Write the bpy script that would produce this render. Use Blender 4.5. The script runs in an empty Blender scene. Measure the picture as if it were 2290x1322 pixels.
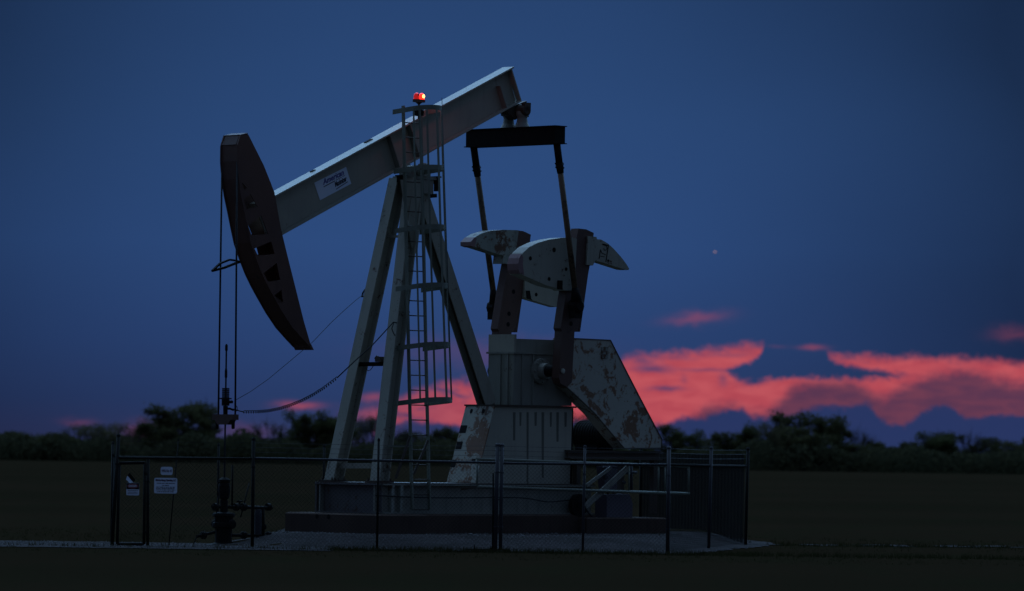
import bpy, bmesh, math, random
from mathutils import Vector, Matrix
from mathutils.geometry import tessellate_polygon
random.seed(7)
S = bpy.context.scene
COL = S.collection
# ------------------------------------------------------------------ camera
# photograph units: 2290 x 1322, F = focal length in those units
F = 11880.0
HC = 1.953
PITCH = math.atan((1011 - 661) / F)
ROLL = 0.014
F0 = Vector((0, math.cos(PITCH), math.sin(PITCH)))
R0 = Vector((1, 0, 0))
U0 = Vector((0, -math.sin(PITCH), math.cos(PITCH)))
CR = R0 * math.cos(ROLL) + U0 * math.sin(ROLL)
CU = U0 * math.cos(ROLL) - R0 * math.sin(ROLL)
CAM = Vector((0, 0, HC))
cd = bpy.data.cameras.new('camera')
cam = bpy.data.objects.new('camera', cd)
COL.objects.link(cam)
M = Matrix((CR, CU, -F0)).transposed().to_4x4()
M.translation = CAM
cam.matrix_world = M
cd.sensor_width = 36
cd.lens = 36 * F / 2290
cd.clip_start = 1
cd.clip_end = 20000
cd.dof.use_dof = True
cd.dof.focus_distance = 108.5
cd.dof.aperture_fstop = 2.2
S.camera = cam
S.view_settings.view_transform = 'Standard'
S.view_settings.look = 'None'
S.view_settings.exposure = 0
S.view_settings.gamma = 1
S.cycles.max_bounces = 6


def srgb(r, g, b):
    f = lambda c: (c / 255 / 12.92) if c / 255 <= .04045 else ((c / 255 + .055) / 1.055) ** 2.4
    return (f(r), f(g), f(b), 1)


# ------------------------------------------------------------------ world
world = bpy.data.worlds.new('World')
S.world = world
world.use_nodes = True
NT = world.node_tree
NT.nodes.clear()


class G:
    """small node-graph helper"""
    def __init__(s, nt):
        s.nt = nt

    def n(s, t, **k):
        nd = s.nt.nodes.new(t)
        for a, b in k.items():
            setattr(nd, a, b)
        return nd

    def l(s, a, b):
        s.nt.links.new(a, b)

    def m(s, op, a, b=None, c=None, clamp=False):
        nd = s.n('ShaderNodeMath', operation=op)
        nd.use_clamp = clamp
        for i, v in enumerate((a, b, c)):
            if v is None:
                continue
            if isinstance(v, (int, float)):
                nd.inputs[i].default_value = v
            else:
                s.l(v, nd.inputs[i])
        return nd.outputs[0]

    def step(s, v, lo, hi):
        nd = s.n('ShaderNodeMapRange', interpolation_type='SMOOTHSTEP')
        s.l(v, nd.inputs['Value'])
        nd.inputs['From Min'].default_value = lo
        nd.inputs['From Max'].default_value = hi
        return nd.outputs['Result']

    def mix(s, f, a, b, mode='MIX'):
        nd = s.n('ShaderNodeMix', data_type='RGBA', blend_type=mode)
        for i, v in ((0, f), (6, a), (7, b)):
            if isinstance(v, (int, float)):
                nd.inputs[i].default_value = v
            elif isinstance(v, tuple):
                nd.inputs[i].default_value = v
            else:
                s.l(v, nd.inputs[i])
        return nd.outputs[2]

    def noise(s, vec, scale, detail=4, rough=.55, dist=0.0, sc=None):
        if sc:
            mp = s.n('ShaderNodeMapping')
            mp.inputs['Scale'].default_value = sc
            s.l(vec, mp.inputs['Vector'])
            vec = mp.outputs[0]
        nd = s.n('ShaderNodeTexNoise')
        s.l(vec, nd.inputs['Vector'])
        nd.inputs['Scale'].default_value = scale
        nd.inputs['Detail'].default_value = detail
        nd.inputs['Roughness'].default_value = rough
        nd.inputs['Distortion'].default_value = dist
        return nd.outputs['Fac']


g = G(NT)
tc = g.n('ShaderNodeTexCoord')
sep = g.n('ShaderNodeSeparateXYZ')
g.l(tc.outputs['Generated'], sep.inputs[0])
dx, dy, dz = sep.outputs
dyc = g.m('MAXIMUM', dy, .04)
A = g.m('MULTIPLY', g.m('DIVIDE', dx, dyc), F)          # sideways, in 1/F of a tangent
B = g.m('MULTIPLY', g.m('DIVIDE', dz, dyc), F)          # upward
front = g.step(dy, .5, .9)
cv = g.n('ShaderNodeCombineXYZ')
g.l(g.m('DIVIDE', A, 100), cv.inputs[0])
g.l(g.m('DIVIDE', B, 100), cv.inputs[1])
AB = cv.outputs[0]


def der(px, py):
    """photo position -> (A, B) world direction units"""
    x = px - 1145
    y = 1011 - py
    return (x * math.cos(ROLL) - y * math.sin(ROLL), y * math.cos(ROLL) + x * math.sin(ROLL))


AX0, AX1, BY0, BY1 = -1400.0, 1400.0, -100.0, 500.0
An = g.m('DIVIDE', g.m('SUBTRACT', A, AX0), AX1 - AX0, clamp=True)


def curve(pts):
    nd = g.n('ShaderNodeFloatCurve')
    c = nd.mapping.curves[0]
    P = []
    for px, py in pts:
        a, b = der(px, py)
        P.append(((a - AX0) / (AX1 - AX0), (b - BY0) / (BY1 - BY0)))
    while len(c.points) > 2:
        c.points.remove(c.points[0])
    c.points[0].location = P[0]
    c.points[1].location = P[-1]
    for p in P[1:-1]:
        c.points.new(*p)
    for p in c.points:
        p.handle_type = 'AUTO'
    nd.mapping.update()
    g.l(An, nd.inputs['Value'])
    return g.m('MULTIPLY_ADD', nd.outputs[0], BY1 - BY0, BY0)


nz1 = g.noise(AB, .9, 5, .6, .6, (1, 2.2, 1))
nz2 = g.noise(AB, 2.6, 4, .6, .3, (1, 1.6, 1))
wob = g.m('ADD', g.m('MULTIPLY', g.m('SUBTRACT', nz1, .5), 26), g.m('MULTIPLY', g.m('SUBTRACT', nz2, .5), 30))
nz3 = g.noise(AB, 7, 4, .6, .2, (1, 1.2, 1))
wob = g.m('ADD', wob, g.m('MULTIPLY', g.m('SUBTRACT', nz3, .5), 30))
wobs = g.m('MULTIPLY', wob, .75)


def below(cur, soft, w=wob):                     # 1 where direction is lower than the curve
    d = g.m('SUBTRACT', g.m('ADD', cur, w), B)
    return g.step(d, -soft, soft)


def blob(px, py, a, b, amp=1.0, rot=0.0, wv=2.2):
    A0, B0 = der(px, py)
    u = g.m('SUBTRACT', A, A0)
    v = g.m('SUBTRACT', B, B0)
    v = g.m('ADD', v, g.m('MULTIPLY', u, -rot))
    v = g.m('ADD', v, g.m('MULTIPLY', g.m('SUBTRACT', nz1, .5), b * wv))
    if wv:
        v = g.m('ADD', v, g.m('MULTIPLY', g.m('SUBTRACT', nz2, .5), b * 2.0))
    q = g.m('ADD', g.m('POWER', g.m('ABSOLUTE', g.m('DIVIDE', u, a)), 2), g.m('POWER', g.m('ABSOLUTE', g.m('DIVIDE', v, b)), 2))
    return g.m('MULTIPLY', g.m('EXPONENT', g.m('MULTIPLY', q, -1)), amp)


# clear dusk sky: colour by height, lens vignette painted in as darker sides, plus dark cloud upper right
ramp = g.n('ShaderNodeValToRGB')
g.l(g.m('DIVIDE', B, 1100, clamp=True), ramp.inputs[0])
cr = ramp.color_ramp
cr.elements[0].position = 0.0
cr.elements[0].color = srgb(47, 54, 94)
cr.elements[1].position = 1.0
cr.elements[1].color = srgb(38, 67, 112)
for p, c in ((.10, (40, 59, 103)), (.22, (41, 66, 114)), (.42, (44, 75, 126)), (.68, (42, 73, 121))):
    e = cr.elements.new(p)
    e.color = srgb(*c)
sky = ramp.outputs[0]
side = g.m('ABSOLUTE', g.m('DIVIDE', g.m('ADD', A, 60), 1200))
side = g.m('POWER', side, 2.2)
big = g.noise(AB, .16, 3, .5, 0, (1, 1.8, 1))
dk = g.m('SUBTRACT', 1.0, g.m('MULTIPLY', side, .46))
dk = g.m('ADD', dk, g.m('MULTIPLY', g.m('SUBTRACT', big, .5), .10))
dk = g.m('SUBTRACT', dk, blob(2150, 0, 900, 320, .20, -.1, 0))
dk = g.m('SUBTRACT', dk, blob(2150, 620, 620, 240, .16, 0, 0))
dk = g.m('SUBTRACT', dk, blob(50, 0, 600, 300, .12, 0, 0))
dk = g.m('MAXIMUM', dk, .4)
sk = g.n('ShaderNodeMix', data_type='RGBA', blend_type='MULTIPLY')
sk.inputs[0].default_value = 1
g.l(sky, sk.inputs[6])
cmb = g.n('ShaderNodeCombineXYZ')
for i in range(3):
    g.l(dk, cmb.inputs[i])
g.l(cmb.outputs[0], sk.inputs[7])
sky = sk.outputs[2]
# cloud layers
U_ = curve([(0, 1090), (780, 1060), (840, 965), (870, 925), (900, 893), (968, 868), (1052, 852), (1130, 862), (1290, 880), (1380, 830), (1408, 803), (1481, 797), (1597, 785),
            (1722, 774), (1790, 792), (1846, 797), (2000, 801), (2168, 804), (2290, 812), (2500, 815)])
BL = curve([(0, 1010), (500, 1000), (860, 962), (900, 946), (1034, 950), (1280, 938), (1400, 948), (1477, 949), (1539, 935), (1567, 938), (1597, 929), (1630, 916),
            (1668, 916), (1678, 929), (1755, 933), (1813, 918), (1846, 910), (1896, 912), (1941, 906), (1958, 914), (1968, 930), (2020, 951), (2066, 925),
            (2111, 908), (2145, 918), (2155, 930), (2190, 938), (2232, 928), (2290, 930), (2500, 930)])
DT = curve([(1500, 870), (1600, 850), (1626, 828), (1660, 815), (1697, 803), (1722, 745), (1780, 690), (1842, 730), (1856, 800), (1900, 815), (1960, 827), (2045, 841), (2100, 856), (2290, 870)])
DB = curve([(1500, 800), (1600, 812), (1626, 828), (1640, 842), (1692, 856), (1726, 847), (1879, 847), (1990, 845), (2045, 837), (2100, 822), (2290, 810)])
MV = curve([(1200, 1000), (1500, 960), (1560, 930), (1600, 908), (1640, 905), (1690, 925), (1740, 905), (1775, 870), (1820, 856), (1900, 852), (1940, 868), (1975, 888), (2010, 868),
            (2060, 852), (2110, 838), (2160, 830), (2200, 838), (2250, 850), (2300, 858), (2500, 865)])
pk = below(U_, 16, wobs)
dm = g.m('MULTIPLY', below(DT, 9, wobs), g.m('SUBTRACT', 1.0, below(DB, 9, wobs)))
mv = below(MV, 24, wobs)
bl = below(BL, 8, wobs)
pn = g.noise(AB, 1.3, 4, .5, .4, (1, 3.5, 1))
pinkc = g.mix(g.step(pn, .3, .7), srgb(176, 71, 84), srgb(190, 84, 93))
mauve = g.mix(g.step(pn, .3, .75), srgb(74, 52, 80), srgb(98, 57, 80))
# fades: pink reads weaker to the left of the machine and at the far right
fl = g.step(A, -420, 120)
pk = g.m('MULTIPLY', pk, g.m('MULTIPLY_ADD', fl, .45, .55))
pat = g.m('MULTIPLY', g.step(nz1, .50, .62), g.m('SUBTRACT', 1.0, g.step(A, -150, 350)))
pk = g.m('MULTIPLY', pk, g.m('SUBTRACT', 1.0, g.m('MULTIPLY', pat, .8)))
pk = g.m('MULTIPLY', pk, g.m('SUBTRACT', 1.0, dm))
for (x, y, a, b, am) in ((1462, 826, 42, 9, .75), (1496, 870, 36, 5, .75), (1622, 850, 10, 14, .5), (1585, 828, 60, 4, .5), (1450, 812, 25, 9, .4), (1530, 800, 40, 6, .35), (1640, 795, 50, 5, .35), (1535, 848, 8, 10, .3), (1690, 850, 30, 12, .7)):
    pk = g.m('MULTIPLY', pk, g.m('SUBTRACT', 1.0, blob(x, y, a, b, am)))
col = g.mix(g.m('MULTIPLY', pk, front), sky, pinkc)
col = g.mix(g.m('MULTIPLY', g.m('MULTIPLY', mv, front), g.m('MULTIPLY', pk, .92)), col, mauve)
blc = g.mix(g.step(A, -500, 0), srgb(52, 54, 94), srgb(37, 53, 97))
col = g.mix(g.m('MULTIPLY', g.m('MULTIPLY', bl, front), .98), col, blc)
for (x, y, a, b, am, r) in ((1562, 712, 58, 12, .32, .10), (2275, 747, 48, 14, .18, 0), (1822, 777, 28, 5, .4, 0), (1742, 775, 20, 3, .1, 0), (675, 906, 42, 8, .6, 0),
                            (182, 944, 34, 8, .14, 0), (325, 966, 40, 18, .25, 0), (838, 889, 26, 9, .45, 0), (845, 926, 50, 14, .55, 0), (560, 965, 60, 14, .1, 0), (1100, 790, 200, 30, .10, 0)):
    col = g.mix(g.m('MULTIPLY', blob(x, y, a, b, am, r), front), col, srgb(178, 78, 92))
# overhead and behind the camera: brighter zenith, dim east
zz = g.m('MAXIMUM', dz, 0.0)
rest = g.mix(g.m('POWER', zz, 1.6), srgb(54, 66, 90), srgb(70, 98, 135))
west = g.m('MULTIPLY', g.step(dy, .05, .95), g.m('MULTIPLY', g.step(dz, .10, .34), g.m('SUBTRACT', 1.0, g.step(dz, .55, .98))))
rest = g.mix(west, rest, (.62, 1.25, 2.2, 1))
vis = g.m('MULTIPLY', g.step(dy, .55, .92), g.m('SUBTRACT', 1.0, g.step(dz, .10, .22)))
col = g.mix(vis, rest, col)
nsk = g.n('ShaderNodeTexSky', sky_type='NISHITA')
nsk.sun_disc = False
nsk.sun_elevation = math.radians(-4)
nsk.sun_rotation = math.radians(20)
bg1 = g.n('ShaderNodeBackground')
g.l(col, bg1.inputs[0])
bg1.inputs[1].default_value = 1.0
bg2 = g.n('ShaderNodeBackground')
g.l(nsk.outputs[0], bg2.inputs[0])
bg2.inputs[1].default_value = 0.006
add = g.n('ShaderNodeAddShader')
g.l(bg1.outputs[0], add.inputs[0])
g.l(bg2.outputs[0], add.inputs[1])
wo = g.n('ShaderNodeOutputWorld')
g.l(add.outputs[0], wo.inputs[0])
world.cycles.sampling_method = 'MANUAL'
world.cycles.sample_map_resolution = 1024

# soft sky light of the dusk, from high overhead
sd = bpy.data.lights.new('dusk_sky_light', 'SUN')
sd.energy = 1.25
sd.angle = math.radians(48)
sd.color = (0.36, 0.62, 1.0)
sun = bpy.data.objects.new('dusk_sky_light', sd)
COL.objects.link(sun)
sun.rotation_euler = Vector((0.12, -0.45, -1)).to_track_quat('-Z', 'Y').to_euler()

# ------------------------------------------------------------------ measuring
AL = math.radians(45.5)
sa, ca = math.sin(AL), math.cos(AL)
OX, OY = -2.04, 110.0
MM = Matrix(((-sa, ca, 0, OX), (-ca, -sa, 0, OY), (0, 0, 1, 0), (0, 0, 0, 1)))   # machine frame: x to the head, y to the near side
MI = MM.inverted()


def ray(px, py):
    return F0 + CR * ((px - 1145) / F) - CU * ((py - 661) / F)


LC = MI @ CAM


def V(px, py, v):
    """machine-frame point seen at photo position on the upright plane y = v"""
    d = MI.to_3x3() @ ray(px, py)
    t = (v - LC.y) / d.y
    p = LC + d * t
    return Vector((p.x, v, p.z))


def W(px, py, Y):
    """world point seen at photo position at distance Y"""
    d = ray(px, py)
    return CAM + d * (Y / d.y)


def gh(x, y):
    """ground height: low gravel mound under the machine"""
    sx = min(1, max(0, (x + 6.0) / 1.6)) * min(1, max(0, ((y - 104.5) / 5.15 + 3.3 - x) / 1.6))
    sy = min(1, max(0, (y - 104.7) / 2.2)) * min(1, max(0, (126 - y) / 8))
    q = sx * sy
    q = q * q * (3 - 2 * q)
    return .25 * q


# ------------------------------------------------------------------ materials
MATS = {}


def base_mat(name, rough=.6, spec=.4):
    m = bpy.data.materials.new(name)
    m.use_nodes = True
    nt = m.node_tree
    b = nt.nodes['Principled BSDF']
    b.inputs['Roughness'].default_value = rough
    if 'Specular IOR Level' in b.inputs:
        b.inputs['Specular IOR Level'].default_value = spec
    MATS[name] = m
    return m, G(nt), b


def painted(name, c1, c2, rust=(.055, .026, .014, 1), amt=.55, scale=2.0, streak=.5, rough=.6, fine=.35, metal=0.0, big=0.0, spec=.4):
    m, q, b = base_mat(name, rough, spec)
    t = q.n('ShaderNodeTexCoord').outputs['Object']
    n1 = q.noise(t, scale, 6, .62, .6)
    n2 = q.noise(t, scale * 6, 5, .65, .2)
    n3 = q.noise(t, 7, 3, .5, 0, (1, 1, .12))
    n4 = q.noise(t, .8, 2, .5, 0)
    c = q.mix(q.step(n4, .3, .7), c1, c2)
    c = q.mix(q.m('MULTIPLY', q.step(n3, .5, .75), streak), c, tuple(x * .55 for x in c1[:3]) + (1,))
    f1 = q.step(q.m('ADD', q.m('MULTIPLY', n1, .62), q.m('MULTIPLY', n2, .38)), amt - .01, amt + .07)
    n6 = q.noise(t, 9, 4, .6, .3, (1, 1, .45))
    f2 = q.m('MULTIPLY', q.m('MAXIMUM', q.step(n2, .64, .72), q.step(n6, .70 - .06 * fine, .76 - .06 * fine)), fine)
    c = q.mix(q.m('MAXIMUM', f1, f2), c, q.mix(n2, rust, tuple(x * 2.0 for x in rust[:3]) + (1,)))
    if big:
        n5 = q.noise(t, 1.9, 4, .6, .9)
        c = q.mix(q.m('MULTIPLY', q.step(q.m('ADD', q.m('MULTIPLY', n5, .7), q.m('MULTIPLY', n2, .3)), big - .01, big + .045), .9), c, (.19, .078, .030, 1))
    q.l(c, b.inputs['Base Color'])
    q.l(q.m('MULTIPLY_ADD', n2, .25, rough - .12), b.inputs['Roughness'])
    b.inputs['Metallic'].default_value = metal
    bp = q.n('ShaderNodeBump')
    bp.inputs['Strength'].default_value = .25
    bp.inputs['Distance'].default_value = .01
    q.l(n2, bp.inputs['Height'])
    q.l(bp.outputs[0], b.inputs['Normal'])
    return m


cream = (.39, .365, .285, 1)
cream2 = (.33, .315, .25, 1)
painted('cream_paint', cream, cream2, amt=.66, scale=1.6, streak=.25, rough=.42)
painted('cream_worn', (.37, .35, .275, 1), cream2, amt=.58, scale=3.2, streak=.35, fine=.7)
painted('cream_stained', (.28, .27, .22, 1), (.21, .21, .175, 1), amt=.62, scale=2, streak=.75)
painted('cream_rusty', (.30, .31, .26, 1), (.26, .27, .23, 1), rust=(.07, .032, .016, 1), amt=.51, scale=2.2, streak=.5, fine=.8)
painted('plate_rusty', (.40, .38, .30, 1), (.36, .34, .27, 1), rust=(.07, .032, .016, 1), amt=.53, scale=2.6, streak=.3, fine=.7, big=.49)
painted('grease_film', (.13, .125, .095, 1), (.11, .105, .08, 1), amt=.75, streak=.4)
painted('guard_paint', (.46, .44, .36, 1), (.42, .40, .33, 1), amt=.64, scale=2.2, streak=.15, fine=.3, big=.515)
painted('dark_red_paint', (.105, .050, .036, 1), (.085, .042, .032, 1), rust=(.03, .014, .01, 1), amt=.6, streak=.3)
painted('head_paint', (.145, .066, .044, 1), (.11, .052, .038, 1), rust=(.02, .012, .01, 1), amt=.62, streak=.3)
painted('weight_tip', (.26, .15, .15, 1), (.2, .11, .11, 1), amt=.6, streak=.3)
painted('black_steel', (.013, .011, .010, 1), (.017, .014, .012, 1), rust=(.02, .012, .008, 1), amt=.62, streak=.2, rough=.8, spec=.12)
painted('oily_steel', (.13, .085, .048, 1), (.16, .105, .06, 1), rust=(.03, .016, .008, 1), amt=.52, scale=4, streak=.4)
painted('cable_steel', (.010, .010, .012, 1), (.014, .014, .016, 1), amt=.8, streak=0, rough=.8)
painted('galvanised', (.054, .051, .056, 1), (.040, .039, .044, 1), rust=(.05, .035, .03, 1), amt=.62, streak=.3, rough=.65, spec=.25)
painted('galvanised_dark', (.020, .019, .016, 1), (.016, .015, .014, 1), amt=.66, streak=.2, rough=.8, spec=.12)
painted('slat_dark', (.016, .013, .011, 1), (.012, .010, .009, 1), amt=.9, streak=.3, spec=.05, rough=.9)
painted('mesh_wire', (.030, .030, .030, 1), (.022, .022, .022, 1), amt=.8, streak=.2, spec=.03, rough=.9)
painted('rail_paint', (.22, .235, .18, 1), (.16, .17, .13, 1), amt=.62, scale=4, streak=.3)
painted('concrete', (.105, .070, .054, 1), (.08, .054, .042, 1), rust=(.04, .03, .022, 1), amt=.6, streak=.5, rough=.9, spec=.1)
painted('panel_blue', (.12, .10, .12, 1), (.10, .085, .10, 1), amt=.72, streak=.2)
painted('brown_steel', (.075, .05, .034, 1), (.06, .042, .03, 1), amt=.55, streak=.4)
painted('skid_grey', (.13, .12, .12, 1), (.10, .085, .075, 1), amt=.56, streak=.5)
painted('sign_white', (.78, .84, .94, 1), (.72, .78, .90, 1), amt=.8, streak=.1, fine=.1)
painted('sign_ink', (.03, .03, .04, 1), (.03, .03, .04, 1), amt=.9, streak=0, fine=0)
painted('sign_blue', (.06, .05, .28, 1), (.06, .05, .28, 1), amt=.9, streak=0, fine=0)
painted('sign_red', (.30, .09, .09, 1), (.26, .08, .08, 1), amt=.9, streak=0, fine=0)
painted('maroon_ink', (.07, .02, .05, 1), (.07, .02, .05, 1), amt=.9, streak=0, fine=0)
painted('bark', (.03, .024, .018, 1), (.022, .018, .014, 1), amt=.7, streak=.2, rough=.9)
painted('rock_grey', (.14, .13, .13, 1), (.09, .085, .085, 1), amt=.7, streak=.1, rough=.9)


def leaf_mat(name, a, b_):
    m, q, b = base_mat(name, .9, .0)
    t = q.n('ShaderNodeTexCoord').outputs['Object']
    n1 = q.noise(t, .9, 3, .6)
    cl_ = q.mix(q.step(n1, .3, .7), a, b_)
    q.l(cl_, b.inputs['Base Color'])
    tr = q.n('ShaderNodeBsdfTranslucent')
    q.l(cl_, tr.inputs['Color'])
    mx = q.n('ShaderNodeMixShader')
    mx.inputs[0].default_value = .45
    q.l(b.outputs[0], mx.inputs[1])
    q.l(tr.outputs[0], mx.inputs[2])
    out = [n for n in m.node_tree.nodes if n.type == 'OUTPUT_MATERIAL'][0]
    q.l(mx.outputs[0], out.inputs['Surface'])
    return m


leaf_mat('leaves_dark', (.055, .050, .024, 1), (.078, .072, .032, 1))
leaf_mat('thicket_leaves', (.034, .034, .020, 1), (.058, .052, .026, 1))
leaf_mat('leaves_green', (.055, .054, .025, 1), (.078, .078, .032, 1))
leaf_mat('leaves_dull', (.075, .060, .034, 1), (.10, .085, .045, 1))
leaf_mat('grass_blades', (.018, .017, .007, 1), (.03, .027, .011, 1))


def ground_mat():
    m, q, b = base_mat('field_grass', 1.0, 0.0)
    t = q.n('ShaderNodeTexCoord').outputs['Object']
    n0 = q.noise(t, .012, 3, .5, 0, (1, 2.2, 1))
    n1 = q.noise(t, .35, 5, .6, 0, (1, .25, 1))
    n2 = q.noise(t, 9, 4, .7)
    c = q.mix(q.step(n0, .35, .65), (.020, .0145, .0078, 1), (.025, .0165, .0092, 1))
    c = q.mix(q.m('MULTIPLY', q.step(n1, .45, .7), .6), c, (.018, .0165, .0080, 1))
    c = q.mix(q.m('MULTIPLY', q.step(n2, .5, .7), .35), c, (.014, .013, .006, 1))
    q.l(c, b.inputs['Base Color'])
    bp = q.n('ShaderNodeBump')
    bp.inputs['Strength'].default_value = .6
    bp.inputs['Distance'].default_value = .05
    q.l(n2, bp.inputs['Height'])
    q.l(bp.outputs[0], b.inputs['Normal'])


def gravel_mat():
    m, q, b = base_mat('gravel_stone', 1.0, 0.03)
    t = q.n('ShaderNodeTexCoord').outputs['Object']
    vo = q.n('ShaderNodeTexVoronoi')
    vo.inputs['Scale'].default_value = 16
    q.l(t, vo.inputs['Vector'])
    n1 = q.noise(t, .7, 4, .6)
    n2 = q.noise(t, 3, 4, .6)
    c = q.mix(vo.outputs['Distance'], (.020, .016, .015, 1), (.070, .057, .056, 1))
    c = q.mix(q.m('MULTIPLY', q.step(n1, .42, .62), .8), c, (.028, .023, .021, 1))
    c = q.mix(q.m('MULTIPLY', q.step(n2, .56, .72), .6), c, (.03, .032, .022, 1))
    q.l(c, b.inputs['Base Color'])
    bp = q.n('ShaderNodeBump')
    bp.inputs['Strength'].default_value = .8
    bp.inputs['Distance'].default_value = .03
    q.l(vo.outputs['Distance'], bp.inputs['Height'])
    q.l(bp.outputs[0], b.inputs['Normal'])


ground_mat()
gravel_mat()


def emit_mat(name, base, ecol, st):
    m, q, b = base_mat(name, .25, .5)
    b.inputs['Base Color'].default_value = base
    b.inputs['Emission Color'].default_value = ecol
    b.inputs['Emission Strength'].default_value = st
    return m


emit_mat('beacon_lit', (.6, .02, .02, 1), (1, .03, .015, 1), 1.6)
emit_mat('beacon_core', (.8, .3, .1, 1), (1, .50, .10, 1), 5)
emit_mat('beacon_dim', (.35, .01, .01, 1), (1, .02, .02, 1), .35)
emit_mat('planet_glow', (.3, .15, .1, 1), (1, .48, .26, 1), 1.2)

# ------------------------------------------------------------------ mesh building


class MB:
    def __init__(s):
        s.v = []
        s.f = []
        s.sm = []
        s.cuts = []

    def cut(s):
        """close a piece: build() makes each piece an object of its own"""
        if not s.cuts or s.cuts[-1] != (len(s.v), len(s.f)):
            s.cuts.append((len(s.v), len(s.f)))
        return s

    def add(s, vs, fs, smooth=False):
        o = len(s.v)
        s.v += [tuple(x) for x in vs]
        for f in fs:
            s.f.append(tuple(i + o for i in f))
            s.sm.append(smooth)
        return s

    def box(s, a, b):
        x0, y0, z0 = (min(a[i], b[i]) for i in range(3))
        x1, y1, z1 = (max(a[i], b[i]) for i in range(3))
        return s.add([(x0, y0, z0), (x1, y0, z0), (x1, y1, z0), (x0, y1, z0), (x0, y0, z1), (x1, y0, z1), (x1, y1, z1), (x0, y1, z1)],
                     [(0, 3, 2, 1), (4, 5, 6, 7), (0, 1, 5, 4), (1, 2, 6, 5), (2, 3, 7, 6), (3, 0, 4, 7)])

    def bar(s, p0, p1, w, h, side=Vector((0, 1, 0))):
        """box beam p0-p1, w across 'side', h across the other way"""
        p0, p1 = Vector(p0), Vector(p1)
        d = (p1 - p0).normalized()
        a = (side - d * side.dot(d)).normalized()
        b = d.cross(a)
        vs = []
        for p in (p0, p1):
            for i, j in ((-1, -1), (1, -1), (1, 1), (-1, 1)):
                vs.append(p + a * (w / 2 * i) + b * (h / 2 * j))
        return s.add(vs, [(0, 3, 2, 1), (4, 5, 6, 7), (0, 1, 5, 4), (1, 2, 6, 5), (2, 3, 7, 6), (3, 0, 4, 7)])

    def ibeam(s, p0, p1, w, h, t=.03, side=Vector((0, 1, 0)), fl='side'):
        """I section: flanges spread across 'side'"""
        p0, p1 = Vector(p0), Vector(p1)
        d = (p1 - p0).normalized()
        a = (side - d * side.dot(d)).normalized()
        b = d.cross(a)
        s.bar(p0 + b * (h / 2 - t / 2), p1 + b * (h / 2 - t / 2), w, t, side)
        s.bar(p0 - b * (h / 2 - t / 2), p1 - b * (h / 2 - t / 2), w, t, side)
        s.bar(p0, p1, t * .6, h - 2 * t, side)
        return s

    def tube(s, pts, r, n=8, r1=None, caps=True):
        pts = [Vector(p) for p in pts]
        k = len(pts)
        vs = []
        ref = None
        for i, p in enumerate(pts):
            d = (pts[min(i + 1, k - 1)] - pts[max(i - 1, 0)]).normalized()
            if ref is None:
                ref = Vector((0, 0, 1)) if abs(d.z) < .9 else Vector((1, 0, 0))
            a = (ref - d * ref.dot(d)).normalized()
            ref = a
            b = d.cross(a)
            rr = r if r1 is None else r + (r1 - r) * i / (k - 1)
            for j in range(n):
                t = 2 * math.pi * j / n
                vs.append(p + a * (math.cos(t) * rr) + b * (math.sin(t) * rr))
        fs = []
        for i in range(k - 1):
            for j in range(n):
                fs.append((i * n + j, i * n + (j + 1) % n, (i + 1) * n + (j + 1) % n, (i + 1) * n + j))
        s.add(vs, fs, n > 5)
        if caps:
            o = len(s.v) - len(vs)
            s.f.append(tuple(o + j for j in reversed(range(n))))
            s.sm.append(False)
            s.f.append(tuple(o + (k - 1) * n + j for j in range(n)))
            s.sm.append(False)
        return s

    def lathe(s, c, prof, axis='z', n=20):
        """prof: (radius, along) pairs, c centre"""
        vs = []
        for r, h in prof:
            for j in range(n):
                t = 2 * math.pi * j / n
                a, b = math.cos(t) * r, math.sin(t) * r
                vs.append(Vector(c) + (Vector((a, b, h)) if axis == 'z' else Vector((a, h, b)) if axis == 'y' else Vector((h, a, b))))
        k = len(prof)
        fs = [(i * n + j, i * n + (j + 1) % n, (i + 1) * n + (j + 1) % n, (i + 1) * n + j) for i in range(k - 1) for j in range(n)]
        fs.append(tuple(range(n)))
        fs.append(tuple((k - 1) * n + j for j in range(n)))
        return s.add(vs, fs)

    def prism(s, outline, v0, v1, holes=()):
        """upright plate: outline of (x,z) extruded from y=v0 to y=v1, with holes"""
        loops = [[Vector((p[0], 0, p[1])) if len(p) == 2 else Vector((p[0], 0, p[2])) for p in L] for L in [outline] + list(holes)]
        flat = [p for L in loops for p in L]
        tris = tessellate_polygon(loops)
        n = len(flat)
        vs = [(p.x, v0, p.z) for p in flat] + [(p.x, v1, p.z) for p in flat]
        fs = [tuple(t) for t in tris] + [tuple(i + n for i in reversed(t)) for t in tris]
        o = 0
        for L in loops:
            k = len(L)
            for i in range(k):
                a, b = o + i, o + (i + 1) % k
                fs.append((a, b, b + n, a + n))
            o += k
        return s.add(vs, fs)

    def build(s, name, mat, parent=None, kind=None):
        if s.cuts:
            s.cut()
            v0 = f0 = 0
            o = None
            for v1, f1 in s.cuts:
                m = MB()
                m.v = s.v[v0:v1]
                m.f = [tuple(i - v0 for i in f) for f in s.f[f0:f1]]
                m.sm = s.sm[f0:f1]
                o = m.build(name, mat, parent, kind)
                v0, f0 = v1, f1
            return o
        me = bpy.data.meshes.new(name)
        me.from_pydata(s.v, [], s.f)
        bm = bmesh.new()
        bm.from_mesh(me)
        for f, sm in zip(bm.faces, s.sm):
            f.smooth = sm
        bmesh.ops.recalc_face_normals(bm, faces=bm.faces)
        bm.to_mesh(me)
        bm.free()
        me.materials.append(MATS[mat])
        o = bpy.data.objects.new(name, me)
        COL.objects.link(o)
        if parent:
            o.parent = parent
        if kind:
            o['kind'] = kind
        return o


def tag(o, label, cat, group=None):
    o['label'] = label
    o['category'] = cat
    if group:
        o['group'] = group
    return o


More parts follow.
